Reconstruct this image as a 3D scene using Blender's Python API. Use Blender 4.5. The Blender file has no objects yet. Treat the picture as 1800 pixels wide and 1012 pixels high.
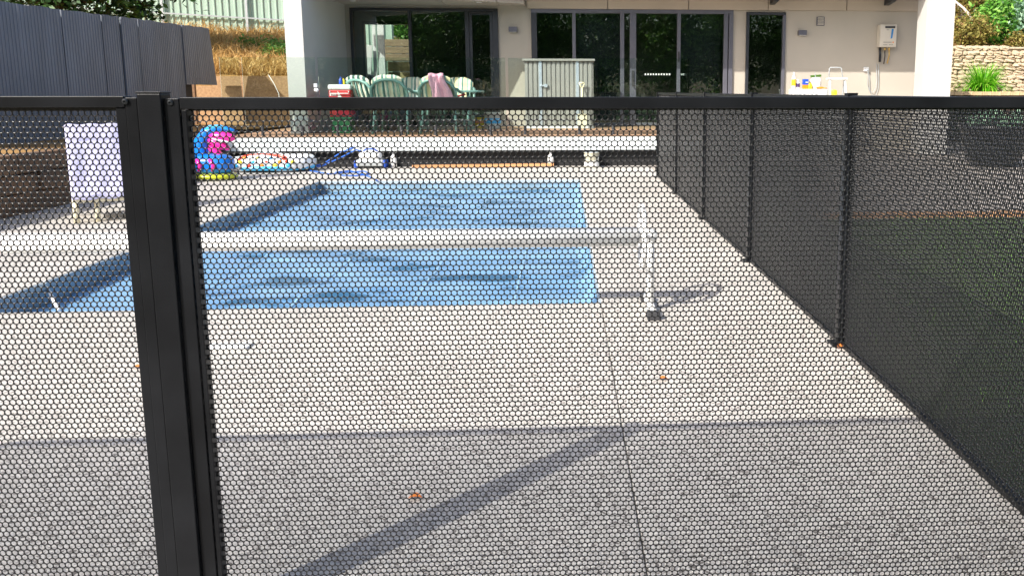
import bpy, math, random
import numpy as np
from mathutils import Vector, Matrix, Euler
R = math.radians
rng = np.random.default_rng(7); random.seed(7)

# ------------------------------------------------------------------ camera, world, sun
S = bpy.context.scene
COL = S.collection
F, CX, CY, HZ, VX, CH = 1460., 1090., 386., 161., 993., 1.23      # measured in the 1800 x 1012 photograph
PITCH = math.atan2(CY - HZ, F)
PSI = math.atan((CX - VX) / math.hypot(F, CY - HZ))
cd = bpy.data.cameras.new('camera'); cam = bpy.data.objects.new('camera', cd); COL.objects.link(cam)
cam.location = (0, 0, CH); cam.rotation_euler = (math.pi/2 - PITCH, 0, -PSI)
cd.sensor_fit = 'HORIZONTAL'; cd.sensor_width = 36; cd.lens = F / 1800 * 36
cd.shift_x = (900 - CX) / 1800; cd.shift_y = (CY - 506) / 1800
cd.clip_start = .05; cd.clip_end = 2000
S.camera = cam

SUN_EL, SUN_AZ = R(38), R(45)          # light travels towards +X +Y
W = bpy.data.worlds.new('World'); S.world = W; W.use_nodes = True
nt = W.node_tree; nt.nodes.clear()
sky = nt.nodes.new('ShaderNodeTexSky'); sky.sky_type = 'NISHITA'; sky.sun_disc = False
sky.air_density = .8; sky.dust_density = 3.; sky.ozone_density = .6; sky.sun_elevation = SUN_EL; sky.sun_rotation = R(225)
bg = nt.nodes.new('ShaderNodeBackground'); bg.inputs[1].default_value = .14
wo = nt.nodes.new('ShaderNodeOutputWorld')
nt.links.new(sky.outputs[0], bg.inputs[0]); nt.links.new(bg.outputs[0], wo.inputs[0])
sl = bpy.data.lights.new('sun', 'SUN'); sl.energy = 3.5; sl.angle = R(.53); sl.color = (1, .955, .88)
so = bpy.data.objects.new('sun', sl); COL.objects.link(so)
sd = Vector((math.sin(SUN_AZ)*math.cos(SUN_EL), math.cos(SUN_AZ)*math.cos(SUN_EL), -math.sin(SUN_EL)))
so.rotation_euler = sd.to_track_quat('-Z', 'Y').to_euler(); so.location = (-20, -20, 25)
S.view_settings.view_transform = 'Standard'; S.view_settings.look = 'None'
S.view_settings.gamma = 1; S.view_settings.exposure = .95
S.render.engine = 'CYCLES'
S.cycles.max_bounces = 8; S.cycles.transparent_max_bounces = 16

# pixel of the photograph -> ray; its distance comes from the ground or wall it meets
_f = np.array([math.sin(PSI)*math.cos(PITCH), math.cos(PSI)*math.cos(PITCH), -math.sin(PITCH)])
_r = np.array([math.cos(PSI), -math.sin(PSI), 0.]); _u = np.cross(_r, _f)
def ray(x, y): return _f + _r*(x-CX)/F - _u*(y-CY)/F
def gz(x, y, z=0.): d = ray(x, y); return np.array([0, 0, CH]) + d*((z-CH)/d[2])
def gy(x, y, Y): d = ray(x, y); return np.array([0, 0, CH]) + d*(Y/d[1])
def gx(x, y, X): d = ray(x, y); return np.array([0, 0, CH]) + d*(X/d[0])

# ------------------------------------------------------------------ materials
def lin(h):
    h = h.lstrip('#'); o = []
    for i in (0, 2, 4):
        c = int(h[i:i+2], 16)/255; o.append(c/12.92 if c <= .04045 else ((c+.055)/1.055)**2.4)
    return tuple(o)
def nodes(name):
    m = bpy.data.materials.new(name); m.use_nodes = True
    return m, m.node_tree.nodes, m.node_tree.links, m.node_tree.nodes['Principled BSDF']
def mat(name, col, rough=.6, metal=0., var=.12, scale=6., bump=0., bscale=60., spec=.5, stretch=(1,1,1), col2=None, detail=4., coat=0., trans=0.):
    """colour col wandering to col2 (or a darker col) over object-space noise, with fine bump"""
    m, N, L, b = nodes(name)
    b.inputs['Roughness'].default_value = rough; b.inputs['Metallic'].default_value = metal
    b.inputs['Specular IOR Level'].default_value = spec
    if coat: b.inputs['Coat Weight'].default_value = coat
    if trans: b.inputs['Transmission Weight'].default_value = trans
    tc = N.new('ShaderNodeTexCoord'); mp = N.new('ShaderNodeMapping'); mp.inputs['Scale'].default_value = stretch
    L.new(tc.outputs['Object'], mp.inputs[0])
    no = N.new('ShaderNodeTexNoise'); no.inputs['Scale'].default_value = scale; no.inputs['Detail'].default_value = detail
    L.new(mp.outputs[0], no.inputs['Vector'])
    cr = N.new('ShaderNodeValToRGB'); cr.color_ramp.elements[0].position = .3; cr.color_ramp.elements[1].position = .7
    c2 = col2 or tuple(c*(1-var) for c in col)
    c1 = col if col2 else tuple(min(1, c*(1+var)) for c in col)
    cr.color_ramp.elements[0].color = (*c2, 1); cr.color_ramp.elements[1].color = (*c1, 1)
    L.new(no.outputs['Fac'], cr.inputs[0]); L.new(cr.outputs[0], b.inputs['Base Color'])
    if bump:
        n2 = N.new('ShaderNodeTexNoise'); n2.inputs['Scale'].default_value = bscale; n2.inputs['Detail'].default_value = 3
        L.new(mp.outputs[0], n2.inputs['Vector'])
        bp = N.new('ShaderNodeBump'); bp.inputs['Strength'].default_value = bump; bp.inputs['Distance'].default_value = .01
        L.new(n2.outputs['Fac'], bp.inputs['Height']); L.new(bp.outputs[0], b.inputs['Normal'])
    return m
def leafmat(name, cols, rough=.55, transl=.25):
    """each leaf its own colour"""
    m, N, L, b = nodes(name); b.inputs['Roughness'].default_value = rough
    g = N.new('ShaderNodeNewGeometry'); cr = N.new('ShaderNodeValToRGB'); e = cr.color_ramp.elements
    while len(e) < len(cols): e.new(.5)
    for i, c in enumerate(cols): e[i].position = i/(len(cols)-1); e[i].color = (*c, 1)
    L.new(g.outputs['Random Per Island'], cr.inputs[0]); L.new(cr.outputs[0], b.inputs['Base Color'])
    t = N.new('ShaderNodeBsdfTranslucent'); L.new(cr.outputs[0], t.inputs[0])
    mx = N.new('ShaderNodeMixShader'); mx.inputs[0].default_value = transl
    L.new(b.outputs[0], mx.inputs[1]); L.new(t.outputs[0], mx.inputs[2])
    L.new(mx.outputs[0], N['Material Output'].inputs[0])
    return m
def glassmat(name, tint, boost=1.0):
    m, N, L, b = nodes(name); N.remove(b)
    tr = N.new('ShaderNodeBsdfTransparent'); tr.inputs[0].default_value = (*tint, 1)
    gl = N.new('ShaderNodeBsdfGlossy'); gl.inputs['Roughness'].default_value = .0; gl.inputs[0].default_value = (.95, 1, .97, 1)
    fr = N.new('ShaderNodeFresnel'); fr.inputs[0].default_value = 1.5
    mu = N.new('ShaderNodeMath'); mu.operation = 'MULTIPLY'; mu.inputs[1].default_value = boost; mu.use_clamp = True
    L.new(fr.outputs[0], mu.inputs[0])
    mx = N.new('ShaderNodeMixShader'); L.new(mu.outputs[0], mx.inputs[0]); L.new(tr.outputs[0], mx.inputs[1]); L.new(gl.outputs[0], mx.inputs[2])
    L.new(mx.outputs[0], N['Material Output'].inputs[0])
    return m
def aggregate(name, c_hi, c_lo, dark, sc=95.):
    """exposed aggregate: pebbles with dark gaps, broad weathering"""
    m, N, L, b = nodes(name); b.inputs['Roughness'].default_value = .8; b.inputs['Specular IOR Level'].default_value = .3
    tc = N.new('ShaderNodeTexCoord')
    v = N.new('ShaderNodeTexVoronoi'); v.inputs['Scale'].default_value = sc; L.new(tc.outputs['Object'], v.inputs['Vector'])
    v2 = N.new('ShaderNodeTexVoronoi'); v2.feature = 'DISTANCE_TO_EDGE'; v2.inputs['Scale'].default_value = sc; L.new(tc.outputs['Object'], v2.inputs['Vector'])
    sp = N.new('ShaderNodeSeparateColor'); L.new(v.outputs['Color'], sp.inputs[0])
    cr = N.new('ShaderNodeValToRGB'); e = cr.color_ramp.elements; e[0].position = 0; e[0].color = (*dark, 1); e[1].position = 1; e[1].color = (*c_hi, 1)
    for p, c in ((.15, c_lo), (.45, tuple((a+2*d)/3 for a, d in zip(c_lo, c_hi)))):
        k = e.new(p); k.color = (*c, 1)
    L.new(sp.outputs[0], cr.inputs[0])
    n = N.new('ShaderNodeTexNoise'); n.inputs['Scale'].default_value = .9; n.inputs['Detail'].default_value = 6; L.new(tc.outputs['Object'], n.inputs['Vector'])
    r2 = N.new('ShaderNodeMapRange'); r2.inputs[1].default_value = .3; r2.inputs[2].default_value = .7; r2.inputs[3].default_value = .86; r2.inputs[4].default_value = 1.04
    L.new(n.outputs['Fac'], r2.inputs[0])
    ed = N.new('ShaderNodeMapRange'); ed.inputs[1].default_value = .0; ed.inputs[2].default_value = .12; ed.inputs[3].default_value = .64; ed.inputs[4].default_value = 1.0
    L.new(v2.outputs['Distance'], ed.inputs[0])
    mu = N.new('ShaderNodeMath'); mu.operation = 'MULTIPLY'; L.new(r2.outputs[0], mu.inputs[0]); L.new(ed.outputs[0], mu.inputs[1])
    vm = N.new('ShaderNodeVectorMath'); vm.operation = 'SCALE'; L.new(cr.outputs[0], vm.inputs[0]); L.new(mu.outputs[0], vm.inputs['Scale'])
    L.new(vm.outputs[0], b.inputs['Base Color'])
    bp = N.new('ShaderNodeBump'); bp.inputs['Strength'].default_value = .6; bp.inputs['Distance'].default_value = .004
    L.new(ed.outputs[0], bp.inputs['Height']); L.new(bp.outputs[0], b.inputs['Normal'])
    return m
def stripes(name, cols, width, rough=.85):
    m, N, L, b = nodes(name); b.inputs['Roughness'].default_value = rough
    tc = N.new('ShaderNodeTexCoord'); s = N.new('ShaderNodeSeparateXYZ'); L.new(tc.outputs['Object'], s.inputs[0])
    d = N.new('ShaderNodeMath'); d.operation = 'DIVIDE'; d.inputs[1].default_value = width; L.new(s.outputs[0], d.inputs[0])
    fr = N.new('ShaderNodeMath'); fr.operation = 'FRACT'; L.new(d.outputs[0], fr.inputs[0])
    cr = N.new('ShaderNodeValToRGB'); cr.color_ramp.interpolation = 'CONSTANT'; e = cr.color_ramp.elements
    while len(e) < len(cols): e.new(.5)
    for i, (p, c) in enumerate(cols): e[i].position = p; e[i].color = (*c, 1)
    L.new(fr.outputs[0], cr.inputs[0]); L.new(cr.outputs[0], b.inputs['Base Color'])
    return m

def coverblue(name):
    """bubble pool cover: pale blue film with darker wet patches and fine bubbles"""
    m, N, L, b = nodes(name); b.inputs['Roughness'].default_value = .34; b.inputs['Specular IOR Level'].default_value = .5
    tc = N.new('ShaderNodeTexCoord'); mp = N.new('ShaderNodeMapping'); mp.inputs['Scale'].default_value = (1.1, 2.1, 1); mp.inputs['Rotation'].default_value = (0, 0, R(12))
    L.new(tc.outputs['Object'], mp.inputs[0])
    n = N.new('ShaderNodeTexNoise'); n.inputs['Scale'].default_value = 1.15; n.inputs['Detail'].default_value = 5; n.inputs['Roughness'].default_value = .55; L.new(mp.outputs[0], n.inputs['Vector'])
    cr = N.new('ShaderNodeValToRGB'); e = cr.color_ramp.elements
    e[0].position = .385; e[0].color = (.025, .11, .21, 1); e[1].position = .60; e[1].color = (.21, .385, .57, 1)
    k = e.new(.435); k.color = (.13, .28, .47, 1)
    L.new(n.outputs['Fac'], cr.inputs[0])
    L.new(cr.outputs[0], b.inputs['Base Color'])
    v = N.new('ShaderNodeTexVoronoi'); v.inputs['Scale'].default_value = 85; L.new(tc.outputs['Object'], v.inputs['Vector'])
    bp = N.new('ShaderNodeBump'); bp.invert = True; bp.inputs['Strength'].default_value = .25; bp.inputs['Distance'].default_value = .004
    L.new(v.outputs['Distance'], bp.inputs['Height']); L.new(bp.outputs[0], b.inputs['Normal'])
    return m

M = {}
M['black'] = mat('black_powder_coat', (.0034, .0038, .0046), .33, 0, .25, 5., .10, 500., col2=(.0105, .0115, .0135), spec=.16, detail=8.)
M['black2'] = mat('black_sheet', (.0045, .0048, .0054), .27, 0, .2, 9., 0, spec=.42)
M['screw'] = mat('screw_steel', (.03, .033, .036), .3, .6)
M['agg'] = aggregate('exposed_aggregate', (.68, .645, .59), (.47, .44, .40), (.15, .135, .12), 105.)
M['agg_drive'] = aggregate('driveway_aggregate', (.58, .52, .46), (.36, .32, .28), (.10, .09, .08), 60)
M['soil'] = mat('soil', (.16, .115, .075), .95, 0, .35, 3., .6, 30.)
M['coping'] = mat('pool_coping_tile', (.34, .40, .44), .6, 0, .1, 8., .1, 80)
M['poolwall'] = mat('pool_wall_blue', (.22, .33, .42), .35, 0, .15, 3.)
M['water'] = mat('pool_water', (.02, .09, .13), .05, 0, .1, 3., .2, 6.)
M['cover'] = coverblue('blue_bubble_cover')
M['seam'] = mat('cover_seam', (.25, .43, .60), .5)
M['alu'] = mat('reel_aluminium', (.80, .80, .78), .4, .0, .04, 12., .05, 60)
M['white'] = mat('white_plastic', (.78, .78, .76), .45, 0, .05, 6.)
M['dkgrey'] = mat('dark_grey_rubber', (.035, .036, .04), .6)
M['render'] = mat('house_render', (.46, .42, .355), .85, 0, .05, 1.2, .15, 160.)
M['pillar'] = mat('pillar_render', (.51, .50, .475), .8, 0, .035, 1.5, .12, 150.)
M['soffit'] = mat('soffit_panel', (.52, .475, .42), .8, 0, .05, 1.)
M['bulk'] = mat('bulkhead_panel', (.50, .425, .34), .75, 0, .06, 1.5)
M['frame_dk'] = mat('window_frame_charcoal', (.035, .038, .045), .4, .2, .1)
M['frame_sl'] = mat('door_frame_slate', (.13, .13, .155), .4, .3, .06)
M['winglass'] = glassmat('window_glass', (.80, .86, .84), 2.1)
M['balglass'] = glassmat('balustrade_glass', (.88, .94, .92), .8)
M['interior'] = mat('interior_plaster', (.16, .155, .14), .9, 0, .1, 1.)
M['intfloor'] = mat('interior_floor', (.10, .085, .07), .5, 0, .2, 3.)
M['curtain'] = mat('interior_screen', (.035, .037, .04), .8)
M['deckw'] = mat('deck_timber', (.36, .22, .13), .7, 0, .3, 2.2, .2, 40., stretch=(.4, 8, 1))
M['fascia'] = mat('deck_fascia', (.66, .72, .72), .55, 0, .05, 2.)
M['void_shade'] = mat('void_shade_black', (.012, .012, .013), .8)  # shade put into the colour, for the deck void and board gaps
M['boardf'] = mat('painted_fence_board', (.135, .155, .19), .55, 0, .16, 3., .3, 45., stretch=(1, 1, .25))
M['sleeper'] = mat('rough_sleeper', (.24, .135, .07), .9, 0, .4, 3.5, .8, 22., stretch=(1, .35, 2), col2=(.10, .062, .038))
M['osb'] = mat('strand_board', (.42, .26, .13), .8, 0, .3, 22., .3, 60., col2=(.27, .155, .075))
M['greenfence'] = mat('pale_green_steel', (.36, .48, .39), .5, .0, .05, 2.)
M['greytrim'] = mat('fence_rail_grey', (.40, .43, .44), .5, .1)
M['drygrass'] = leafmat('dry_grass', [lin('8a6a35'), lin('b8914f'), lin('d6b06c'), lin('e6c88c'), lin('a57c3e')], .8, .3)
M['weeds'] = leafmat('green_weed', [lin('3f6a26'), lin('5d8a35'), lin('7fa348')], .6, .3)
M['hill'] = mat('dry_hillside', lin('a07a42'), .95, 0, .3, 2., .8, 14., col2=lin('6e5128'))
M['treeleaf'] = leafmat('dark_tree_leaf', [lin('16260f'), lin('23401a'), lin('345a26'), lin('4d7834')], .5, .22)
M['mirrorleaf'] = leafmat('garden_tree_leaf', [lin('2c4a1a'), lin('446b28'), lin('648f3c'), lin('8db35a')], .5, .5)
M['bark'] = mat('bark', (.10, .075, .055), .9, 0, .3, 8., .7, 30., stretch=(1, 1, .3))
M['palebark'] = mat('pale_bark', (.48, .44, .39), .85, 0, .25, 8., .5, 30.)
M['shrubg'] = leafmat('bright_shrub_leaf', [lin('2f5a1d'), lin('4f8a2c'), lin('79b545'), lin('a3cf6a')], .45, .3)
M['shrubo'] = leafmat('olive_shrub_leaf', [lin('5d5a22'), lin('86803a'), lin('a39a50'), lin('8a6640')], .7, .3)
M['shrubb'] = leafmat('grey_green_leaf', [lin('5a7f62'), lin('7ea488'), lin('a3c3a6')], .6, .2)
M['strap'] = leafmat('strap_leaf', [lin('3f8a10'), lin('66b51e'), lin('96d83c'), lin('c2ec62')], .35, .35)
M['lawn'] = mat('lawn_turf', (.055, .10, .025), .9, 0, .3, 6., .8, 50., col2=(.085, .115, .04))
M['blade'] = leafmat('lawn_blade', [lin('35591c'), lin('568232'), lin('7aa544')], .6, .3)
M['stone'] = mat('limestone', (.64, .53, .38), .9, 0, .25, 7., .9, 35., col2=(.52, .40, .26))
M['mortar'] = mat('wall_mortar', (.50, .41, .29), .95, 0, .2, 9., .5, 40.)
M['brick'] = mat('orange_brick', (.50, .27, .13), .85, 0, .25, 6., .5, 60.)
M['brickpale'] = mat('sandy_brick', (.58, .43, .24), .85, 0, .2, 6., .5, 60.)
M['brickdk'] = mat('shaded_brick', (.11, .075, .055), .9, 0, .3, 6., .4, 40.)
M['shed'] = mat('shed_steel', (.31, .30, .275), .45, .1, .05, 3.)
M['galv'] = mat('galvanised_strap', (.55, .60, .66), .35, .5, .12, 25.)
M['resin'] = mat('green_resin', (.22, .38, .34), .4, 0, .08, 8.)
M['cushion'] = stripes('striped_cushion', [(0, lin('e9e1c6')), (.42, lin('5f857c')), (.62, lin('efe9d6')), (.80, lin('9db8a6'))], .148)
M['cushion_shaded'] = stripes('shaded_striped_cushion', [(0, lin('e9e3cf')), (.45, lin('3b5a54'))], .098)  # stripes darkened in the colour for the shade on the chair
M['cushion3'] = stripes('yellow_striped_cushion', [(0, lin('f0dfae')), (.38, lin('6c8f86')), (.58, lin('f4ead0')), (.8, lin('a9c2b2'))], .152)
M['pink'] = mat('pink_towel', lin('ecaec0'), .95, 0, .07, 8., .6, 220.)
M['red'] = mat('red_plastic', lin('c41f2b'), .4, 0, .06)
M['lav'] = mat('lavender_towel', lin('c4c2e2'), .95, 0, .05, 5., .8, 180.)
M['cream'] = mat('cream_plastic', lin('e6dcbc'), .5, 0, .06)
M['toyblue'] = mat('toy_blue_vinyl', lin('1478d8'), .22, 0, .12, 5.)
M['toycyan'] = mat('toy_cyan_vinyl', lin('3fb2ea'), .22)
M['toypink'] = mat('toy_pink_vinyl', lin('f0309a'), .22)
M['toyyellow'] = mat('toy_lime_vinyl', lin('b5bd2a'), .25)
M['toywhite'] = mat('toy_white_vinyl', lin('e4e8ec'), .25, 0, .05)
M['toyred'] = mat('toy_red_vinyl', lin('e2472c'), .25)
M['toyorange'] = mat('toy_orange_vinyl', lin('f08a24'), .25)
M['toyyel'] = mat('toy_yellow_vinyl', lin('f4dc3a'), .25)
M['rope'] = mat('blue_hose', lin('2a6ad0'), .5)
M['leaf'] = mat('orange_dry_leaf', lin('c8742e'), .8)
M['plank'] = mat('orange_plank', (.50, .25, .11), .7, 0, .25, 3., .2, 30, stretch=(.3, 4, 4))
M['heater'] = mat('heater_ivory', (.62, .58, .50), .45, 0, .03)
M['print_dk'] = mat('dark_print', (.03, .03, .035), .6)
M['print_bl'] = mat('blue_print', lin('2b7fc0'), .5)
M['brass'] = mat('brass_fitting', (.62, .42, .14), .35, .7)
M['yellow'] = mat('yellow_plastic', lin('f0d020'), .5)
M['green'] = mat('green_crate', lin('2c7a4c'), .5)
M['purple'] = mat('purple_label', lin('4a3566'), .5)
M['navy'] = mat('navy_plastic', lin('2350b8'), .4)
M['bbq'] = mat('dark_cover_cloth', (.02, .024, .032), .6, 0, .2, 4., .4, 20)
M['timber'] = mat('pale_sleeper', (.48, .37, .19), .85, 0, .25, 3., .5, 30, stretch=(.4, 1, 3))
M['timberdk'] = mat('weathered_sleeper', (.24, .18, .11), .9, 0, .25, 3., .5, 30, stretch=(.4, 1, 3))
M['tub'] = mat('black_tub', (.012, .014, .018), .3, 0, .2, 5.)
M['can'] = mat('paint_can', (.42, .40, .30), .5, .1, .25, 9.)

# ------------------------------------------------------------------ mesh helpers
class MB:
    def __init__(s): s.v = []; s.f = []
    def add(s, vs, fs):
        n = len(s.v); s.v += [tuple(map(float, p)) for p in vs]; s.f += [tuple(i+n for i in f) for f in fs]; return s
    def box(s, x0, x1, y0, y1, z0, z1):
        return s.add([(x0,y0,z0),(x1,y0,z0),(x1,y1,z0),(x0,y1,z0),(x0,y0,z1),(x1,y0,z1),(x1,y1,z1),(x0,y1,z1)],
                     [(3,2,1,0),(4,5,6,7),(0,1,5,4),(1,2,6,5),(2,3,7,6),(3,0,4,7)])
    def obox(s, c, size, rot=(0,0,0)):
        m = Euler(rot).to_matrix(); h = [k/2 for k in size]; c = Vector(c)
        vs = [c + m @ Vector((a*h[0], b*h[1], d*h[2])) for a, b, d in ((-1,-1,-1),(1,-1,-1),(1,1,-1),(-1,1,-1),(-1,-1,1),(1,-1,1),(1,1,1),(-1,1,1))]
        return s.add(vs, [(3,2,1,0),(4,5,6,7),(0,1,5,4),(1,2,6,5),(2,3,7,6),(3,0,4,7)])
    def tube(s, pts, r, n=8, closed=False):
        P = [Vector(p) for p in pts]; m = len(P); rr = r if hasattr(r, '__len__') else [r]*m
        up = None; rings = []
        for i, p in enumerate(P):
            a = P[(i-1) % m] if (closed or i > 0) else p; b = P[(i+1) % m] if (closed or i < m-1) else p
            t = (b-a).normalized()
            if up is None: up = t.orthogonal().normalized()
            up = (up - t*up.dot(t)); up = up.normalized() if up.length > 1e-6 else t.orthogonal().normalized()
            w = t.cross(up)
            rings.append([p + (up*math.cos(2*math.pi*k/n) + w*math.sin(2*math.pi*k/n))*rr[i] for k in range(n)])
        vs = [q for g in rings for q in g]; fs = []
        for i in range(m if closed else m-1):
            j = (i+1) % m
            fs += [(i*n+k, i*n+(k+1) % n, j*n+(k+1) % n, j*n+k) for k in range(n)]
        if not closed: fs += [tuple(range(n-1, -1, -1)), tuple((m-1)*n+k for k in range(n))]
        return s.add(vs, fs)
    def lathe(s, prof, c=(0,0,0), n=20, rot=(0,0,0)):
        mt = Euler(rot).to_matrix(); c = Vector(c)
        vs = [c + mt @ Vector((r*math.cos(2*math.pi*k/n), r*math.sin(2*math.pi*k/n), z)) for r, z in prof for k in range(n)]
        fs = [(i*n+k, i*n+(k+1) % n, (i+1)*n+(k+1) % n, (i+1)*n+k) for i in range(len(prof)-1) for k in range(n)]
        fs += [tuple(range(n-1, -1, -1)), tuple((len(prof)-1)*n+k for k in range(n))]
        return s.add(vs, fs)
    def ball(s, c, rad, nu=16, nv=10, rot=(0,0,0), e=1.0):
        mt = Euler(rot).to_matrix(); c = Vector(c); vs = []; sg = lambda x: math.copysign(abs(x)**e, x)
        for j in range(1, nv):
            t = math.pi*j/nv
            for i in range(nu):
                p = 2*math.pi*i/nu
                vs.append(c + mt @ Vector((rad[0]*sg(math.sin(t))*sg(math.cos(p)), rad[1]*sg(math.sin(t))*sg(math.sin(p)), rad[2]*sg(math.cos(t)))))
        a = len(vs); vs += [c + mt @ Vector((0,0,rad[2])), c + mt @ Vector((0,0,-rad[2]))]
        fs = [(j*nu+i, (j+1)*nu+i, (j+1)*nu+(i+1) % nu, j*nu+(i+1) % nu) for j in range(nv-2) for i in range(nu)]
        fs += [(a, i, (i+1) % nu) for i in range(nu)] + [(a+1, (nv-2)*nu+(i+1) % nu, (nv-2)*nu+i) for i in range(nu)]
        return s.add(vs, fs)
    def prism(s, poly, axis, a, b):
        """poly of 2-D points extruded along axis from a to b"""
        def P(p, d): return {'x': (d, p[0], p[1]), 'y': (p[0], d, p[1]), 'z': (p[0], p[1], d)}[axis]
        n = len(poly)
        return s.add([P(p, a) for p in poly] + [P(p, b) for p in poly],
                     [tuple(range(n-1, -1, -1)), tuple(range(n, 2*n))] + [(i, (i+1) % n, n+(i+1) % n, n+i) for i in range(n)])
    def grid(s, fn, nu, nv):
        vs = [fn(i/nu, j/nv) for j in range(nv+1) for i in range(nu+1)]
        return s.add(vs, [(j*(nu+1)+i, j*(nu+1)+i+1, (j+1)*(nu+1)+i+1, (j+1)*(nu+1)+i) for j in range(nv) for i in range(nu)])

def base_of(o):
    v = Vector((0,0,0))
    while o: v += o.location; o = o.parent
    return v
def obj(name, mb, m, parent=None, smooth=False, bevel=0., origin=None):
    """one mesh object; vertices are given in world space"""
    o0 = base_of(parent) if parent else Vector(tuple(map(float, origin)) if origin is not None else (0,0,0))
    me = bpy.data.meshes.new(name)
    me.from_pydata([(a-o0.x, b-o0.y, c-o0.z) for a, b, c in mb.v], [], mb.f); me.update()
    if smooth: me.shade_smooth()
    me.materials.append(M[m] if isinstance(m, str) else m)
    o = bpy.data.objects.new(name, me); COL.objects.link(o)
    if parent: o.parent = parent
    else: o.location = o0
    if bevel:
        b = o.modifiers.new('bevel', 'BEVEL'); b.width = bevel; b.segments = 2; b.limit_method = 'ANGLE'; b.angle_limit = R(40)
    return o
def tag(o, label, cat, group=None):
    o['label'] = label; o['category'] = cat
    if group: o['group'] = group
    return o
def thing(name, label, cat, loc=(0,0,0), group=None):
    o = bpy.data.objects.new(name, None); o.empty_display_size = .1; COL.objects.link(o); o.location = tuple(map(float, loc))
    return tag(o, label, cat, group)
def structure(o, kind='structure'): o['kind'] = kind; return o
def dup(root, loc=None, rotz=0, label=None):
    r = root.copy(); COL.objects.link(r)
    if loc is not None: r.location = loc
    r.rotation_euler = (0, 0, rotz)
    if label: r['label'] = label
    for ch in list(root.children):
        c = ch.copy(); COL.objects.link(c); c.parent = r
        for g in list(ch.children):
            d = g.copy(); COL.objects.link(d); d.parent = c
    return r
def fastmesh(name, V, Fq, m, parent=None, kind=None):
    """V (n,3), Fq (k,4 or 3) numpy"""
    me = bpy.data.meshes.new(name); k = Fq.shape[1]
    me.vertices.add(len(V)); me.vertices.foreach_set('co', np.ascontiguousarray(V, dtype=np.float32).ravel())
    me.loops.add(Fq.size); me.loops.foreach_set('vertex_index', np.ascontiguousarray(Fq, dtype=np.int32).ravel())
    me.polygons.add(len(Fq)); me.polygons.foreach_set('loop_start', np.arange(0, Fq.size, k, dtype=np.int32))
    me.update(calc_edges=True); me.materials.append(M[m])
    o = bpy.data.objects.new(name, me); COL.objects.link(o)
    if parent: o.parent = parent
    if kind: o['kind'] = kind
    return o
def leafcloud(name, C, size, m, parent=None, up=.3, aspect=.45, kind=None, droop=0.):
    """one small bent leaf at each point of C (n,3)"""
    n = len(C); d = rng.normal(size=(n, 3)); d[:, 2] = d[:, 2]*.7 + droop; d /= np.linalg.norm(d, axis=1)[:, None]
    nn = rng.normal(size=(n, 3)); nn[:, 2] += up; w = np.cross(d, nn); w /= np.linalg.norm(w, axis=1)[:, None]+1e-9
    k = np.cross(w, d); L = size*rng.uniform(.6, 1.3, n)[:, None]; Wd = L*aspect*.5
    V = np.stack([C - d*L*.5, C + w*Wd + k*L*.08, C + d*L*.5, C - w*Wd + k*L*.08], 1).reshape(-1, 3)
    return fastmesh(name, V, np.arange(4*n).reshape(n, 4), m, parent, kind)
def clumps(n, c, rad, nc, spread, shell=.55):
    """points gathered in nc clumps through an ellipsoid"""
    q = rng.normal(size=(nc, 3)); q /= np.linalg.norm(q, axis=1)[:, None]; q *= rng.uniform(shell, 1., nc)[:, None]
    q = np.array(c) + q*np.array(rad)
    i = rng.integers(0, nc, n); s = spread*rng.uniform(.5, 1.25, nc)[i][:, None]
    return q[i] + rng.normal(size=(n, 3))*s*np.array([1, 1, .8])

# ------------------------------------------------------------------ ground, paving, pool
PX0, PX1, PY0, PY1 = -3.42, .20, 4.77, 11.75            # pool opening
FX = 1.345                                              # line of the side fence
g = MB(); B = 600
g.add([(-B,-B,-.03),(B,-B,-.03),(B,PY0-.3,-.03),(-B,PY0-.3,-.03)], [(0,1,2,3)])
g.add([(-B,PY1+.3,-.03),(B,PY1+.3,-.03),(B,B,-.03),(-B,B,-.03)], [(0,1,2,3)])
g.add([(-B,PY0-.3,-.03),(PX0-.3,PY0-.3,-.03),(PX0-.3,PY1+.3,-.03),(-B,PY1+.3,-.03)], [(0,1,2,3)])
g.add([(PX1+.3,PY0-.3,-.03),(B,PY0-.3,-.03),(B,PY1+.3,-.03),(PX1+.3,PY1+.3,-.03)], [(0,1,2,3)])
structure(obj('ground', g, 'soil'))
pav = structure(bpy.data.objects.new('paving', None)); COL.objects.link(pav)
J = .0018
for x0, x1, y0, y1 in ((-5.5, PX1, -3, PY0), (PX1, FX+.05, -3, PY0), (PX1, FX+.05, PY0, 13.95), (-5.5, PX0, PY0, PY1), (-5.5, PX0, PY1, 13.95), (PX0, PX1, PY1, 13.95)):
    obj('slab', MB().box(x0+J, x1-J, y0+J, y1-J, -.10, 0), 'agg', pav, bevel=.004)
pool = structure(bpy.data.objects.new('pool', None)); COL.objects.link(pool)
w = MB()
w.box(PX0-.2, PX0, PY0-.2, PY1+.2, -1.5, -.055); w.box(PX1, PX1+.2, PY0-.2, PY1+.2, -1.5, -.055)
w.box(PX0, PX1, PY0-.2, PY0, -1.5, -.055); w.box(PX0, PX1, PY1, PY1+.2, -1.5, -.055); w.box(PX0-.2, PX1+.2, PY0-.2, PY1+.2, -1.6, -1.5)
obj('pool_wall', w, 'poolwall', pool)
for a in ((PX0-.02, PX0+.012, PY0, PY1), (PX1-.012, PX1+.02, PY0, PY1), (PX0+.012, PX1-.012, PY0-.02, PY0+.012), (PX0+.012, PX1-.012, PY1-.012, PY1+.02)):
    obj('coping', MB().box(*a, -.05, -.004), 'coping', pool, bevel=.004)
structure(obj('water', MB().grid(lambda u, v: (PX0+.01+(PX1-PX0-.02)*u, PY0+.01+(PY1-PY0-.02)*v, -.185), 4, 4), 'water'))

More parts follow.
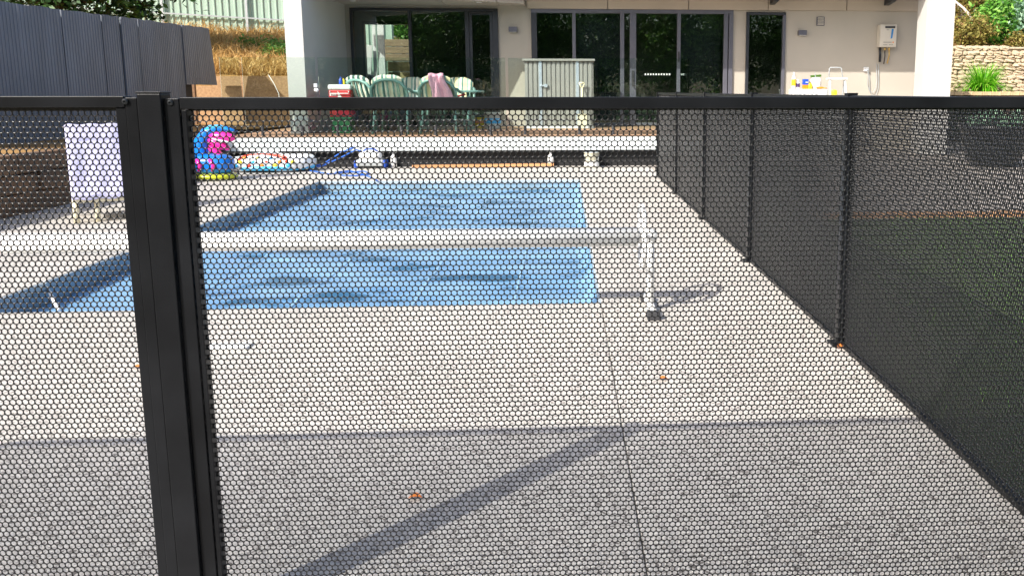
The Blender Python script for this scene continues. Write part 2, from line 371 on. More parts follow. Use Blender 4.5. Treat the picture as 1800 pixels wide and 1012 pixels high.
def cov(u, v):
    x = PX0+.015+(PX1-PX0-.03)*u; y = PY0+.015+(PY1-PY0-.03)*v
    z = -.148 + .005*math.sin(x*3.1+y*1.3) + .004*math.sin(y*5.3-x*1.7) + .003*math.sin(x*11+y*2.) + .0025*math.sin(y*13+x*3.7)
    for cx, cy, a, wd, hh in ((-1.7, 5.6, .6, .07, .02), (-2.1, 8.9, 1.2, .09, .022), (-.9, 9.6, 1.9, .08, .02), (-.3, 6.2, 2.7, .07, .016), (-2.6, 7.2, 2.4, .06, .018)):
        dx, dy = x-cx, y-cy; t = dx*math.cos(a)+dy*math.sin(a); n = -dx*math.sin(a)+dy*math.cos(a)
        z += hh*math.exp(-(n/wd)**2)*math.exp(-(t/.9)**2)
    z += .11*max(0, (u-.985)/.015)
    return (x, y, z)
cv = thing('pool_cover', 'pale blue bubble cover floating over the whole swimming pool', 'pool cover', (-1.6, 8.2, -.15))
obj('cover_sheet', MB().grid(cov, 90, 150), 'cover', cv, smooth=True)
for sx in (-2.52, -1.78, -1.02, -.36):
    u0 = (sx-PX0-.03)/(PX1-PX0-.06); sm = MB()
    sm.grid(lambda a, b: (cov(u0, b)[0]+(a-.5)*.016, cov(u0, b)[1], cov(u0, b)[2]+.005), 1, 120)
    obj('cover_seam', sm, 'seam', cv)
tag(obj('cover_strap', MB().tube([gz(78, 496, .01), gz(84, 508, -.06), gz(104, 546, -.135)], .011, 6), 'white', origin=gz(78, 496)), 'white strap running down from the pool edge onto the blue cover', 'strap')

# side of the pool yard: lawn, driveway, edging
structure(obj('lawn', MB().box(FX+.06, 40, -20, 7.95, -.2, -.012), 'lawn'))
structure(obj('driveway', MB().box(FX+.06, 40, 8.1, 19.9, -.2, .0), 'agg_drive'))
be = thing('brick_edging', 'row of orange bricks edging the lawn beyond the side fence', 'edging', (5, 8.02, 0))
b0 = obj('brick', MB().box(4.9, 5.115, 7.965, 8.085, -.06, .035), 'brick', be, bevel=.004)
for i in range(34):
    b = b0 if i == 0 else b0.copy()
    if i: COL.objects.link(b)
    b.location.x = -3.5 + i*.226; b.rotation_euler.z = random.uniform(-.02, .02); b.location.z = random.uniform(-.006, .006)
n = 9000; gp = np.stack([rng.uniform(1.45, 9, n), rng.uniform(.5, 7.9, n), np.full(n, -.012)], 1)
hh = rng.uniform(.03, .075, n); a = rng.uniform(0, 6.28, n); dv = np.stack([np.cos(a), np.sin(a), 0*a], 1)*.004
tip = np.stack([rng.normal(0, .02, n), rng.normal(0, .02, n), hh], 1)
fastmesh('lawn_grass', np.stack([gp-dv, gp+dv, gp+tip], 1).reshape(-1, 3), np.arange(3*n).reshape(n, 3), 'blade', kind='stuff')['label'] = 'green blades of the lawn beyond the side fence'

# ------------------------------------------------------------------ hillsides
def hz(x, y):
    z = 1.50 + .170*(y-18.4) + .02*max(0, -6-x)
    return z + .05*math.sin(x*.9+y*.5) + .03*math.sin(y*1.7-x*1.1)
structure(obj('hillside', MB().grid(lambda u, v: (-45+39.6*u, 18.34+40*v*v, .3 if v == 0 else max(1.56, hz(-45+39.6*u, 18.34+40*v*v))), 80, 60), 'hill', smooth=True))
structure(obj('hillside_behind_house', MB().grid(lambda u, v: (-5.4+13.2*u, 23.7+35*v, 2.45+.28*35*v), 8, 12), 'hill', smooth=True))
def bank(u, v):
    x = -45+39.4*u; y = -12+30.4*v
    return (x, y, .58 + (.11*(-7.4-x) if x < -7.4 else 0) + .04*math.sin(x+y))
structure(obj('garden_bank', MB().grid(bank, 60, 40), 'hill', smooth=True))
structure(obj('backyard_ground', MB().box(-5.35, 7.4, 20.05, 23.7, -.2, .45), 'soil'))

n = 26000
gx_ = rng.uniform(-15, -5.5, n); gy_ = 18.5+10.5*rng.uniform(0, 1, n)**1.4
P = np.stack([gx_, gy_, [hz(a, b)-.03 for a, b in zip(gx_, gy_)]], 1)
H = rng.uniform(.18, .6, n)[:, None]; a = rng.uniform(0, 6.283, n)
lean = np.stack([np.cos(a), np.sin(a), 0*a], 1)*H*(rng.uniform(0, 1, n)**1.5*1.7+.15)[:, None]; a2 = rng.uniform(0, 6.283, n)
wd = np.stack([np.cos(a2), np.sin(a2), 0*a2], 1)*rng.uniform(.006, .014, n)[:, None]
up_ = rng.uniform(.35, .95, n)[:, None]; mid = P+lean*.4+np.array([0, 0, 1])*H*.62*up_; tp = P+lean+np.array([0, 0, 1])*H*.85*up_
V = np.stack([P-wd, P+wd, mid+wd*.8, mid-wd*.8, tp+wd*.2, tp-wd*.2], 1).reshape(-1, 3); i = np.arange(n)*6
Fq = np.concatenate([np.stack([i, i+1, i+2, i+3], 1), np.stack([i+3, i+2, i+4, i+5], 1)])
fastmesh('dry_grass', V, Fq, 'drygrass', kind='stuff')['label'] = 'long straw-coloured dry grass covering the hillside'
for k, (x, y, rx) in enumerate(((-8.0, 23.2, .9), (-7.2, 22.3, .7), (-6.9, 21.4, .5))):
    w_ = thing('weed_patch', ('low green weeds in the dry grass below the pale green fence', 'small green weed clump in the dry grass halfway down the slope', 'bright green weed clump in the dry grass next to the white wing wall')[k], 'weeds', (x, y, hz(x, y)), 'weeds on the hillside')
    leafcloud('foliage', clumps(700, (0, 0, .18), (rx, rx*.6, .12), 12, .12), .13, 'weeds', w_, 1., .35)
    obj('stem', MB().tube([(x, y, hz(x, y)-.05), (x+.03, y, hz(x, y)+.2)], .012, 5), 'bark', w_)

# pale green steel fence at the top of the slope
gf = thing('steel_fence', 'pale green ribbed steel fence at the top of the dry grass slope', 'fence', (-10, 27.5, 3.2))
def gfp(s): return np.array([-19+s, 26.2+s*.13, 0])
sheet0 = None
for k in range(56):
    s0 = k*.2; a = gfp(s0); zb = 3.62-.045*s0
    sm = MB(); d = np.array([1, .13, 0])/math.hypot(1, .13); nrm = np.array([.13, -1, 0])/math.hypot(1, .13)
    prof = [(0, 0), (.13, 0), (.15, .035), (.18, .035), (.2, 0)]
    vs = []
    for zz in (zb-.6, zb+2.1):
        vs += [tuple((a+d*t+nrm*q)[:2])+(zz,) for t, q in prof]
    sm.add(vs, [(j, j+1, j+6, j+5) for j in range(4)])
    obj('fence_sheet', sm, 'greenfence', gf)
for s0 in (1.9, 4.3, 6.7, 9.1):
    p = gfp(s0)+np.array([.02, -.09, 0]); zb = 3.62-.045*s0
    obj('fence_post', MB().obox((p[0], p[1], zb+.7), (.07, .06, 2.8)), 'greytrim', gf)
for s0 in (0, 2.4, 4.8, 7.2):
    p, q = gfp(s0+1.9)+np.array([0, -.1, 0]), gfp(s0+4.3)+np.array([0, -.1, 0])
    if s0 < 7: obj('fence_rail', MB().tube([(p[0]+.05, p[1], 3.62-.045*(s0+1.9)+.28), (q[0]-.02, q[1], 3.62-.045*(s0+4.3)+.28)], .03, 4), 'greytrim', gf)
p, q = gfp(0), gfp(1.9); obj('fence_rail', MB().tube([(p[0], p[1]-.1, 3.9), (q[0], q[1]-.1, 3.62-.045*1.9+.28)], .03, 4), 'greytrim', gf)
p, q = gfp(9.1), gfp(11.2); obj('fence_rail', MB().tube([(p[0]+.05, p[1]-.1, 3.62-.045*9.1+.28), (q[0], q[1]-.1, 3.62-.045*11.2+.28)], .03, 4), 'greytrim', gf)

# ------------------------------------------------------------------ trees
def tree(name, label, c, base, rad, nc, nl, spread, m='treeleaf', size=.16, tr=.16, shell=.35, group=None, bark='bark', cat='tree'):
    t = thing(name, label, cat, base, group); c = np.array(c); b = np.array(base)
    tm = MB(); top = c - np.array([0, 0, rad[2]*.2])
    tm.tube([b-np.array([0, 0, .2]), b*.6+top*.4+np.array([.12*tr/.16, .05, 0]), top], [tr, tr*.7, tr*.35], 8)
    for k in range(7):
        e = c + rng.normal(size=3)*np.array(rad)*.45; s0 = b*.45+top*.55 if k % 2 else b*.25+top*.75
        tm.tube([s0, (s0+e)/2+rng.normal(size=3)*.12*tr/.16, e], [tr*.4, tr*.25, tr*.08], 6)
    obj('trunk', tm, bark, t, smooth=True)
    leafcloud('crown', clumps(nl, c-b, rad, nc, spread, shell), size, m, t, .4)
    return t
tree('tree', 'dark green leafy tree overhanging the slate board fence', (-11.7, 21.3, 4.7), (-13.0, 21.6, 1.9), (3.6, 2.4, 1.75), 200, 30000, .34, size=.17)
# trees behind the camera: they are what the windows reflect
t0 = tree('garden_tree', 'tall dark tree behind the camera, mirrored in the house windows', (-2., -15, 4.3), (-2., -15, -.03), (3.6, 2.0, 4.0), 230, 15000, .5, 'mirrorleaf', size=.26, tr=.25, group='trees mirrored in the house windows')
for k, x in enumerate((-22, -18, -14, -10, -6, 2, 6, 10, 14, 18, 22, 26, 30)):
    dup(t0, (x, -15-1.8*(k % 2), -.03), 1.3*k)
structure(obj('rear_lawn', MB().box(-40, 40, -40, -3.02, -.2, -.01), 'lawn'))

# ------------------------------------------------------------------ left side: sleepers, slate boards, strand board
rw = thing('sleeper_wall', 'low brown retaining wall of rough timber sleepers left of the pool', 'retaining wall', (-5.56, 7, 0))
for r_ in range(3):
    y = -3 + (r_ % 2)*.7
    while y < 13.6:
        L_ = random.uniform(1.1, 1.9); e = min(y+L_, 13.7)
        obj('sleeper', MB().box(-5.66+random.uniform(-.02, .02), -5.52+random.uniform(-.025, .02), y+.006, e-.006, r_*.2+.004-(.05 if r_ == 0 else 0), r_*.2+.196+random.uniform(-.006, .006)), 'sleeper', rw, bevel=.012)
        y = e
BX = -7.2
bf = thing('board_fence', 'slate grey painted fence of wide ribbed boards on the left bank', 'fence', (BX, 14, .6))
seams = [-170, -95, -40, 29, 107, 178, 210, 240, 269, 319, 341, 365]
tops = lambda x: 3 + 47*(x/365) if x > 0 else 3+.1*x
for k in range(len(seams)-1):
    y0, y1 = gx(seams[k], tops(seams[k]), BX)[1], gx(seams[k+1], tops(seams[k+1]), BX)[1]
    z1, z1b = gx(seams[k], tops(seams[k]), BX)[2], gx(seams[k+1], tops(seams[k+1]), BX)[2]
    zb = .5 if k < 9 else 1.36
    m_ = max(3, round((y1-y0)/.075)); bm = MB(); pr = []
    sk = (.0 if k < 9 else (.10 if k == 9 else .22))       # the last boards lean outwards at the foot
    sk0 = (.0 if k < 9 else (.0 if k == 9 else .10))
    for j in range(m_):
        for t, q in ((0, 0), (.6, 0), (.68, .008), (.92, .008)):
            pr.append(((j+t)/m_, q))
    pr.append((1, 0))
    off = random.uniform(-.016, .016); g0 = .02 if k < 9 else .005
    front = []; 
    for zi in (0, 1):
        for t, q in pr:
            zz = (zb if zi == 0 else z1+(z1b-z1)*t+.006*math.sin(t*9+k))
            yy = y0+g0+(y1-y0-2*g0)*t + ((sk0+(sk-sk0)*t) if zi == 0 else 0)
            front.append((BX+q+off, yy, zz))
    n_ = len(pr); back = [(BX-.03+off, p[1], p[2]) for p in front]
    bm.add(front+back, [(j, j+1, n_+j+1, n_+j) for j in range(n_-1)] + [(2*n_+j+1, 2*n_+j, 3*n_+j, 3*n_+j+1) for j in range(n_-1)]
           + [(n_+j, n_+j+1, 3*n_+j+1, 3*n_+j) for j in range(n_-1)] + [(0, n_, 3*n_, 2*n_), (n_-1, 3*n_-1, 4*n_-1, 2*n_-1)])
    obj('board', bm, 'boardf', bf)
ya, yb = gx(-170, 10, BX)[1], 17.6
obj('gap_shade_sheet', MB().prism([(ya, .5), (16.9, .5), (16.9, gx(325, tops(325), BX)[2]-.05), (ya, gx(-170, tops(-170), BX)[2]-.05)], 'x', BX-.06, BX-.05), 'void_shade', bf)  # black sheet added behind the boards so their gaps read as shade
for zz in (.9, 1.9): obj('back_rail', MB().box(BX-.13, BX-.065, ya, yb-.1, zz, zz+.09), 'sleeper', bf)
for yy in np.linspace(ya+.3, yb-.4, 4): obj('back_post', MB().box(BX-.21, BX-.135, yy, yy+.08, .4, 2.1), 'sleeper', bf)
for lab, x0, x1, yt, YY in (('leaning strand board panel at the end of the slate board fence', 343, 424, 151, 18.05), ('strand board panel retaining the dry grass beside the white wing wall', 372, 512, 134, 18.3)):
    A, Bp = gy(x0, yt, YY), gy(x1, yt, YY)
    o = thing('strand_board', lab, 'board', (A[0], YY, .5), 'strand boards holding the slope')
    obj('panel', MB().box(A[0], Bp[0], YY, YY+.022, .3, A[2]), 'osb', o)
    obj('stake', MB().box(A[0]+.3, A[0]+.36, YY+.025, YY+.08, .3, A[2]-.08), 'sleeper', o)
tag(obj('pale_hose', MB().tube([gy(472, 132, 17.9), gy(482, 148, 17.85), gy(490, 165, 17.8), gy(493, 172, 17.8)+np.array([0, 0, -.5])], .007, 6), 'white', smooth=True, origin=gy(480, 150, 17.9)), 'thin pale hose hanging over the strand board by the wing wall', 'hose')

# ------------------------------------------------------------------ deck
DX0, DX1, DY0, DZ = -5.45, 2.12, 13.75, .52
dk = structure(bpy.data.objects.new('deck', None)); COL.objects.link(dk)
y = DY0
while y < 17.2:
    obj('deck_board', MB().box(DX0, DX1 if y < 15.5 else 3.7, y+.003, y+.137, DZ-.025, DZ), 'deckw', dk, bevel=.003); y += .14
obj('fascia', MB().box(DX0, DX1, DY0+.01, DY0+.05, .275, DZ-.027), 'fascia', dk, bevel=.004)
obj('joist', MB().box(DX0, DX1, DY0+.055, DY0+.1, .30, DZ-.03), 'void_shade', dk)
obj('void_shade', MB().box(DX0, DX1, DY0+.16, DY0+.18, 0, .30), 'void_shade', dk)  # black sheet added to stand in for the shaded void below the deck
obj('side_void_sheet', MB().box(DX1-.02, DX1, DY0+.2, 17.2, 0, DZ-.03), 'void_shade', dk)
obj('landing_void_sheet', MB().box(DX1+.01, 3.68, 15.52, 15.54, 0, DZ-.03), 'void_shade', dk)
for px_ in (692, 968):
    p = gy(px_, 280, DY0+.1)
    obj('stump', MB().lathe([(.05, 0), (.05, .17), (.036, .185), (.022, .21), (.022, .275)], (p[0], DY0+.1, 0), 14), 'white', dk, smooth=True)

# ------------------------------------------------------------------ house
WY = 17.3
hs = thing('house', 'single storey rendered house with glass doors behind the raised deck', 'house', (1.5, WY, 0))
def wx(x, y=60, Y=WY): return gy(x, y, Y)[0]
XL = -5.3
xw0, xw1, xd0, xd1, xn0, xn1 = wx(617), wx(876), wx(934), wx(1288), wx(1311), wx(1380)
ZT = 2.87
wallm = []
for x0, x1, z0, z1 in ((XL, xw0, 0, 3.3), (xw0, xw1, ZT, 3.3), (xw0, xw1, 0, .52), (xw1, xd0, 0, 3.3), (xd0, xd1, ZT, 3.3), (xd0, xd1, 0, .52), (xd1, xn0, 0, 3.3), (xn0, xn1, ZT-.03, 3.3), (xn0, xn1, 0, .52), (xn1, 7.5, 0, 3.3)):
    wallm.append((x0, x1, z0, z1))
wm = MB()
for x0, x1, z0, z1 in wallm: wm.box(x0, x1, WY, WY+.2, z0, z1)
obj('front_wall', wm, 'render', hs)
# bulkhead panels above the doors
bs = [926, 1068, 1209, 1348, 1485, 1612]
for k in range(5):
    obj('bulkhead_panel', MB().box(wx(bs[k])+.008, wx(bs[k+1])-.008, WY-.06, WY-.004, 2.875, 3.32), 'bulk', hs, bevel=.003)
obj('bulkhead_panel', MB().box(wx(1612)+.008, 7.48, WY-.06, WY-.004, 2.875, 3.32), 'bulk', hs, bevel=.003)
# soffit over the left windows, its front edge running back to the wall beside the doors
sf = MB(); p1, p2 = gz(926, 8, 2.93), gz(812, 0, 2.93); d = (p2-p1)/np.linalg.norm(p2-p1); p3 = p1+d*4.6
# the soffit is laid as panels split by joints that run towards the wall
cut = [-4.62, -3.55, -2.35, -1.3, min(p1[0], -.78)]
for k in range(4):
    a, b = cut[k]+.006, cut[k+1]-.006
    fy = lambda x: max(14.56, min(17.24, p1[1]+(x-p1[0])*(d[1]/d[0])))
    sp = MB(); sp.prism([(a, WY-.004), (a, fy(a)), (b, fy(b)), (b, WY-.004)], 'z', 2.93, 3.0)
    s_ = obj('soffit_panel', sp, 'soffit', hs)
up = MB(); up.prism([(-5.3, WY), (-5.3, 14.56), (-4.3, 14.56), (p1[0], 17.2), (p1[0], WY)], 'z', 3.03, 3.3)
obj('balcony_slab', up, 'pillar', hs)
for px_, py_ in ((620, 2), (842, 5)):
    q = gz(px_, py_, 2.925); obj('downlight', MB().lathe([(.05, -.008), (.055, 0), (.055, .01)], q, 14), 'white', hs)
obj('roof', MB().box(XL-.3, 7.7, 15.75, 20.4, 3.34, 3.6).box(p1[0]+.05, 7.7, 15.75, 15.8, 3.6, 3.75), 'pillar', hs)
# wing wall on the left, column on the right
obj('wing_wall', MB().box(wx(503, 100, 14.5), wx(535, 100, 14.5), 14.5, WY-.002, DZ+.002, 3.4), 'pillar', hs, bevel=.006)
pc0, pc1 = wx(1625, 100, 16), wx(1674, 100, 16)
obj('column', MB().box(pc0, pc1, 16.0, 16.42, 0, 1.535).box(pc0+.003, pc1-.003, 16.003, 16.417, 1.535, 1.545).box(pc0, pc1, 16.0, 16.42, 1.545, 3.34), 'pillar', hs)
for px_ in (1378, 1590):
    q = gy(px_, 4, 16.3); obj('pergola_bracket', MB().prism([(15.9, 3.33), (WY-.07, 3.33), (WY-.07, 2.98), (16.9, 3.02)], 'x', q[0]-.05, q[0]+.05), 'frame_dk', hs)
# side and rear walls, roomed interior
def box_(name, m, *a): return obj(name, MB().box(*a), m, hs)
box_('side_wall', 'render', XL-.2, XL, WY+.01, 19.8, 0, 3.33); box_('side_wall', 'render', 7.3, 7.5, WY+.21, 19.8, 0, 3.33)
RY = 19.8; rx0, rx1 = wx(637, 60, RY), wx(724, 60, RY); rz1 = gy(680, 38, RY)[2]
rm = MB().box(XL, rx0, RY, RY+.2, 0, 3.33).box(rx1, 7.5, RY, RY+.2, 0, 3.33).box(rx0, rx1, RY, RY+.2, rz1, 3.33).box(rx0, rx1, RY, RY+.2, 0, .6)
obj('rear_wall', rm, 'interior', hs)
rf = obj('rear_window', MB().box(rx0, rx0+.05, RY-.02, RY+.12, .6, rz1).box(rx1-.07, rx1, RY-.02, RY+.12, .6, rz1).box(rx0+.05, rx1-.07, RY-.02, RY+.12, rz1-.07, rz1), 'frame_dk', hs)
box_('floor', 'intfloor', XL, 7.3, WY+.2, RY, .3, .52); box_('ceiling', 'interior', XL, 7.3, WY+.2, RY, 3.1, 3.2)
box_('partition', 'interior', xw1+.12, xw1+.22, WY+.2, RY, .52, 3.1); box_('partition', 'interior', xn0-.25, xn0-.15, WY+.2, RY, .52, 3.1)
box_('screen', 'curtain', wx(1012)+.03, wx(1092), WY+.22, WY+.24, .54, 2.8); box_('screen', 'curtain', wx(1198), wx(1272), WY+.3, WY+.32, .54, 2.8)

def window(name, x0, x1, z0, z1, vert, fw, m, panes):
    """frame with vertical bars at vert [(a,b)], panes between"""
    t = MB().box(x0, x1, WY-.05, WY+.06, z1-fw, z1).box(x0, x1, WY-.05, WY+.06, z0, z0+fw*.8)
    o = obj(name, t, m, hs, bevel=.004)
    for a, b, mm in vert: obj('mullion', MB().box(a, b, WY-.055, WY+.065, z0+fw*.8-.002, z1-fw+.002), mm, o, bevel=.004)
    for a, b in panes: obj('pane', MB().box(a, b, WY+.0, WY+.012, z0+fw*.8-.01, z1-fw+.01), 'winglass', o)
    return o
X = lambda *p: [wx(k) for k in p]
a = X(617, 622, 718.5, 724, 818, 825, 864, 876)
wl = window('window', a[0], a[-1], .53, ZT, [(a[0], a[1], 'frame_dk'), (a[2], a[3], 'frame_dk'), (a[4], a[5], 'frame_dk'), (a[6]+.03, a[7], 'frame_dk')], .055, 'frame_dk', [(a[1], a[2]), (a[3], a[4]), (a[5]+.03, a[6])])
obj('sash', MB().box(a[5]+.004, a[5]+.06, WY-.03, WY+.03, .6, ZT-.06).box(a[6]-.03, a[6]+.028, WY-.03, WY+.03, .6, ZT-.06).box(a[5]+.06, a[6]-.03, WY-.03, WY+.03, ZT-.12, ZT-.06), 'frame_dk', wl)
a = X(934, 944, 1006, 1012, 1090, 1097, 1107, 1118, 1190, 1196, 1272, 1279, 1288)
dd = window('glass_door', a[0], a[-1], .53, ZT, [(a[0], a[1], 'frame_dk'), (a[2], a[3], 'frame_sl'), (a[4], a[5], 'frame_sl'), (a[6], a[7], 'frame_sl'), (a[8], a[9], 'frame_sl'), (a[10], a[11], 'frame_sl'), (a[11]+.02, a[12], 'frame_sl')], .075, 'frame_sl',
            [(a[1], a[2]), (a[3], a[4]), (a[5], a[6]), (a[7], a[8]), (a[9], a[10])])
q = gy(1113, 140, WY-.06)
obj('door_handle', MB().box(q[0]-.03, q[0]+.02, WY-.075, WY-.056, q[2]-.12, q[2]+.18).tube([(q[0]-.02, WY-.09, q[2]-.12), (q[0]-.02, WY-.12, q[2]-.13), (q[0]+.09, WY-.12, q[2]-.13)], .012, 6), 'print_dk', dd)
q = gy(1193, 100, WY-.06); obj('pull_handle', MB().box(q[0]-.014, q[0]+.014, WY-.09, WY-.056, q[2]-.1, q[2]+.1), 'print_dk', dd)
for k in range(10):
    q = gy(1134.5+k*4.7, 131, WY-.002); obj('safety_dot', MB().box(q[0]-.014, q[0]+.014, WY-.004, WY-.001, q[2]-.018, q[2]+.018), 'white', dd)
a = X(1311, 1316, 1375, 1380)
window('narrow_window', a[0], a[3], .53, ZT-.04, [(a[0], a[1], 'frame_dk'), (a[2], a[3], 'frame_sl')], .05, 'frame_dk', [(a[1], a[2])])

# fittings on the wall
for lab, px_, py_ in (('small grey box wall light between the left window and the glass doors', 902, 52), ('small grey box wall light right of the narrow window', 1409, 58)):
    q = gy(px_, py_, WY); t = thing('wall_light', lab, 'wall light', (q[0], WY, q[2]), 'box wall lights')
    obj('housing', MB().box(q[0]-.085, q[0]+.085, WY-.10, WY-.002, q[2]-.055, q[2]+.045), M['frame_sl'], t, bevel=.004)
    obj('lens', MB().box(q[0]-.07, q[0]+.07, WY-.09, WY-.01, q[2]-.062, q[2]-.056), 'white', t)
q = gy(1442, 38, WY); t = thing('vent_grille', 'small square grey louvred vent high on the wall', 'vent', (q[0], WY, q[2]))
obj('frame', MB().box(q[0]-.085, q[0]+.085, WY-.02, WY-.002, q[2]-.09, q[2]+.09), 'frame_sl', t, bevel=.004)
for k in range(4): obj('louvre', MB().obox((q[0], WY-.03, q[2]-.058+k*.04), (.135, .03, .006), (R(-35), 0, 0)), 'heater', t)
# gas water heater
q0, q1 = gy(1538, 42, WY), gy(1569, 84, WY); hx0, hx1, hz0, hz1 = q0[0]+.05, q1[0], q1[2], q0[2]-.03
t = thing('water_heater', 'ivory gas water heater with a blue stripe mounted on the wall', 'water heater', ((hx0+hx1)/2, WY, hz0))
obj('body', MB().box(hx0, hx1, WY-.19, WY-.002, hz0, hz1), 'heater', t, bevel=.015)
HWd, HH = hx1-hx0, hz1-hz0; yf = WY-.193
obj('flue', MB().box(hx0+HWd*.28, hx1-HWd*.12, yf-.012, yf, hz1-.075, hz1-.035), 'print_dk', t, bevel=.004)
obj('blue_stripe', MB().prism([(hx0+HWd*.64, hz0+HH*.36), (hx0+HWd*.74, hz0+HH*.40), (hx0+HWd*.80, hz0+HH*.80), (hx0+HWd*.68, hz0+HH*.80)], 'y', yf-.002, yf+.002), 'print_bl', t)
lt = MB()
for k in range(8): lt.box(hx0+HWd*(.22+k*.062), hx0+HWd*(.22+k*.062+.045), yf-.002, yf+.002, hz0+HH*.20, hz0+HH*.225)
for k in range(7):
    if k != 3: lt.box(hx0+HWd*(.22+k*.085), hx0+HWd*(.22+k*.085+.06), yf-.002, yf+.002, hz0+HH*.09, hz0+HH*.108)
for k in range(3): lt.box(hx0+HWd*(.38+k*.05), hx0+HWd*(.38+k*.05+.035), yf-.002, yf+.002, hz0+HH*.75, hz0+HH*.77)
obj('lettering', lt, 'print_dk', t)['kind'] = 'stuff'
obj('logo_dot', MB().lathe([(.014, -.002), (.014, .002)], (hx0+HWd*.80, yf, hz0+HH*.21), 12, (R(90), 0, 0)), 'toyorange', t)
for k, (fx, m_, r_, zl) in enumerate(((.14, 'tub', .028, .30), (.44, 'dkgrey', .012, .34), (.70, 'brass', .014, .33))):
    x = hx0+HWd*fx; obj('pipe', MB().tube([(x, WY-.08, hz0+.0), (x+.01, WY-.08, hz0-zl*.5), (x+.012-.02*k, WY-.08, hz0-zl)], r_, 8), m_, t, smooth=True)
    obj('fitting', MB().lathe([(.02, 0), (.024, .02), (.02, .05)], (x, WY-.08, hz0-.06), 8), 'brass', t)
q = gy(1522, 122, WY); t = thing('power_outlet', 'white double power outlet on the wall below the water heater', 'power outlet', (q[0], WY, q[2]))
obj('plate', MB().box(q[0]-.06, q[0]+.05, WY-.045, WY-.002, q[2]-.045, q[2]+.045), 'white', t, bevel=.006)
obj('plug', MB().box(q[0]+.0, q[0]+.035, WY-.085, WY-.046, q[2]-.03, q[2]+.01), 'greytrim', t, bevel=.005)
obj('cable', MB().tube([(q[0]+.02, WY-.07, q[2]-.02)] + [gy(a_, b_, WY-.04) for a_, b_ in ((1526, 135), (1525, 150), (1529, 161), (1535, 163), (1540, 155), (1541.5, 140), (1541, 125), (1541, 112))], .007, 6), 'greytrim', t, smooth=True)
obj('cable', MB().tube([gy(a_, b_, WY-.03) for a_, b_ in ((1527, 127), (1529, 145), (1529, 160), (1533, 168), (1540, 167), (1544, 155), (1544.5, 140), (1544.3, 112))], .006, 6), 'greytrim', t, smooth=True)

# ------------------------------------------------------------------ back yard seen through the house
def tim(name, label, x0, x1, y0, y1, Y, m, rows):
    A, Bq = gy(x0, y0, Y), gy(x1, y1, Y); t = thing(name, label, 'retaining wall', ((A[0]+Bq[0])/2, Y, Bq[2]), 'timber tiers behind the house'); H_ = (A[2]-Bq[2])/rows
    for k in range(rows): obj('sleeper', MB().box(A[0], Bq[0], Y+random.uniform(-.02, .02), Y+.15, Bq[2]+k*H_+.006, Bq[2]+(k+1)*H_-.006), m, t, bevel=.01)
tim('timber_tier', 'pale timber sleeper tier seen through the leftmost window', 681, 740, 108, 182, 21.6, 'timber', 4)
tim('timber_tier', 'weathered brown upper sleeper tier seen through the leftmost window', 674, 745, 69, 108, 22.3, 'timberdk', 3)
for lab, x, w_ in (('thin white post seen through the leftmost window', 656, .08), ('broad white post seen through the leftmost window beside the sleeper tiers', 668, .16)):
    A = gy(x, 40, 21.3); t = thing('white_post', lab, 'post', (A[0], 21.3, .45), 'white posts behind the house')
    obj('post', MB().box(A[0]-w_/2, A[0]+w_/2, 21.3, 21.36, .45, 3.4), 'white', t, bevel=.004)
    obj('base_plate', MB().box(A[0]-w_/2-.04, A[0]+w_/2+.04, 21.28, 21.38, .45, .46), 'greytrim', t)
A = gy(645, 80, 22.6); t = thing('back_fence_panel', 'pale green steel fence panel seen through the leftmost window', 'fence', (A[0], 22.6, .45))
for k in range(8): obj('fence_sheet', MB().prism([(A[0]-.9+k*.2, 22.6), (A[0]-.9+k*.2+.14, 22.6), (A[0]-.9+k*.2+.16, 22.565), (A[0]-.9+k*.2+.2, 22.6), (A[0]-.9+k*.2+.2, 22.62), (A[0]-.9+k*.2, 22.62)], 'z', .45, 3.3), 'greenfence', t)
A = gy(643, 108, 21.2); t = thing('white_board', 'white leaning board seen through the leftmost window', 'board', (A[0], 21.2, .45))
obj('board', MB().obox((A[0], 21.2, A[2]), (.28, .03, .8), (R(6), R(6), 0)), 'white', t); obj('prop', MB().box(A[0]-.03, A[0]+.03, 21.28, 21.32, .45, A[2]), 'timber', t)
A = gy(655, 165, 20.6); t = thing('covered_barbecue', 'dark cloth covered barbecue seen low in the leftmost window', 'barbecue', (A[0], 20.6, .45))
obj('cover', MB().prism([(A[0]-.55, .62), (A[0]+.42, .62), (A[0]+.36, 1.25), (A[0]+.0, 1.62), (A[0]-.5, 1.72)], 'y', 20.35, 20.8), 'bbq', t, bevel=.04)
for sx in (-.45, .3): obj('leg', MB().box(A[0]+sx-.03, A[0]+sx+.03, 20.55, 20.61, .45, .64), 'dkgrey', t)
A = gy(708, 48, 23.9); tree('back_shrub', 'yellow green shrub seen at the top of the leftmost window', (A[0], 23.9, A[2]), (A[0], 23.9, 2.45), (.9, .6, .45), 30, 1500, .2, 'shrubg', .14, .05, cat='shrub')

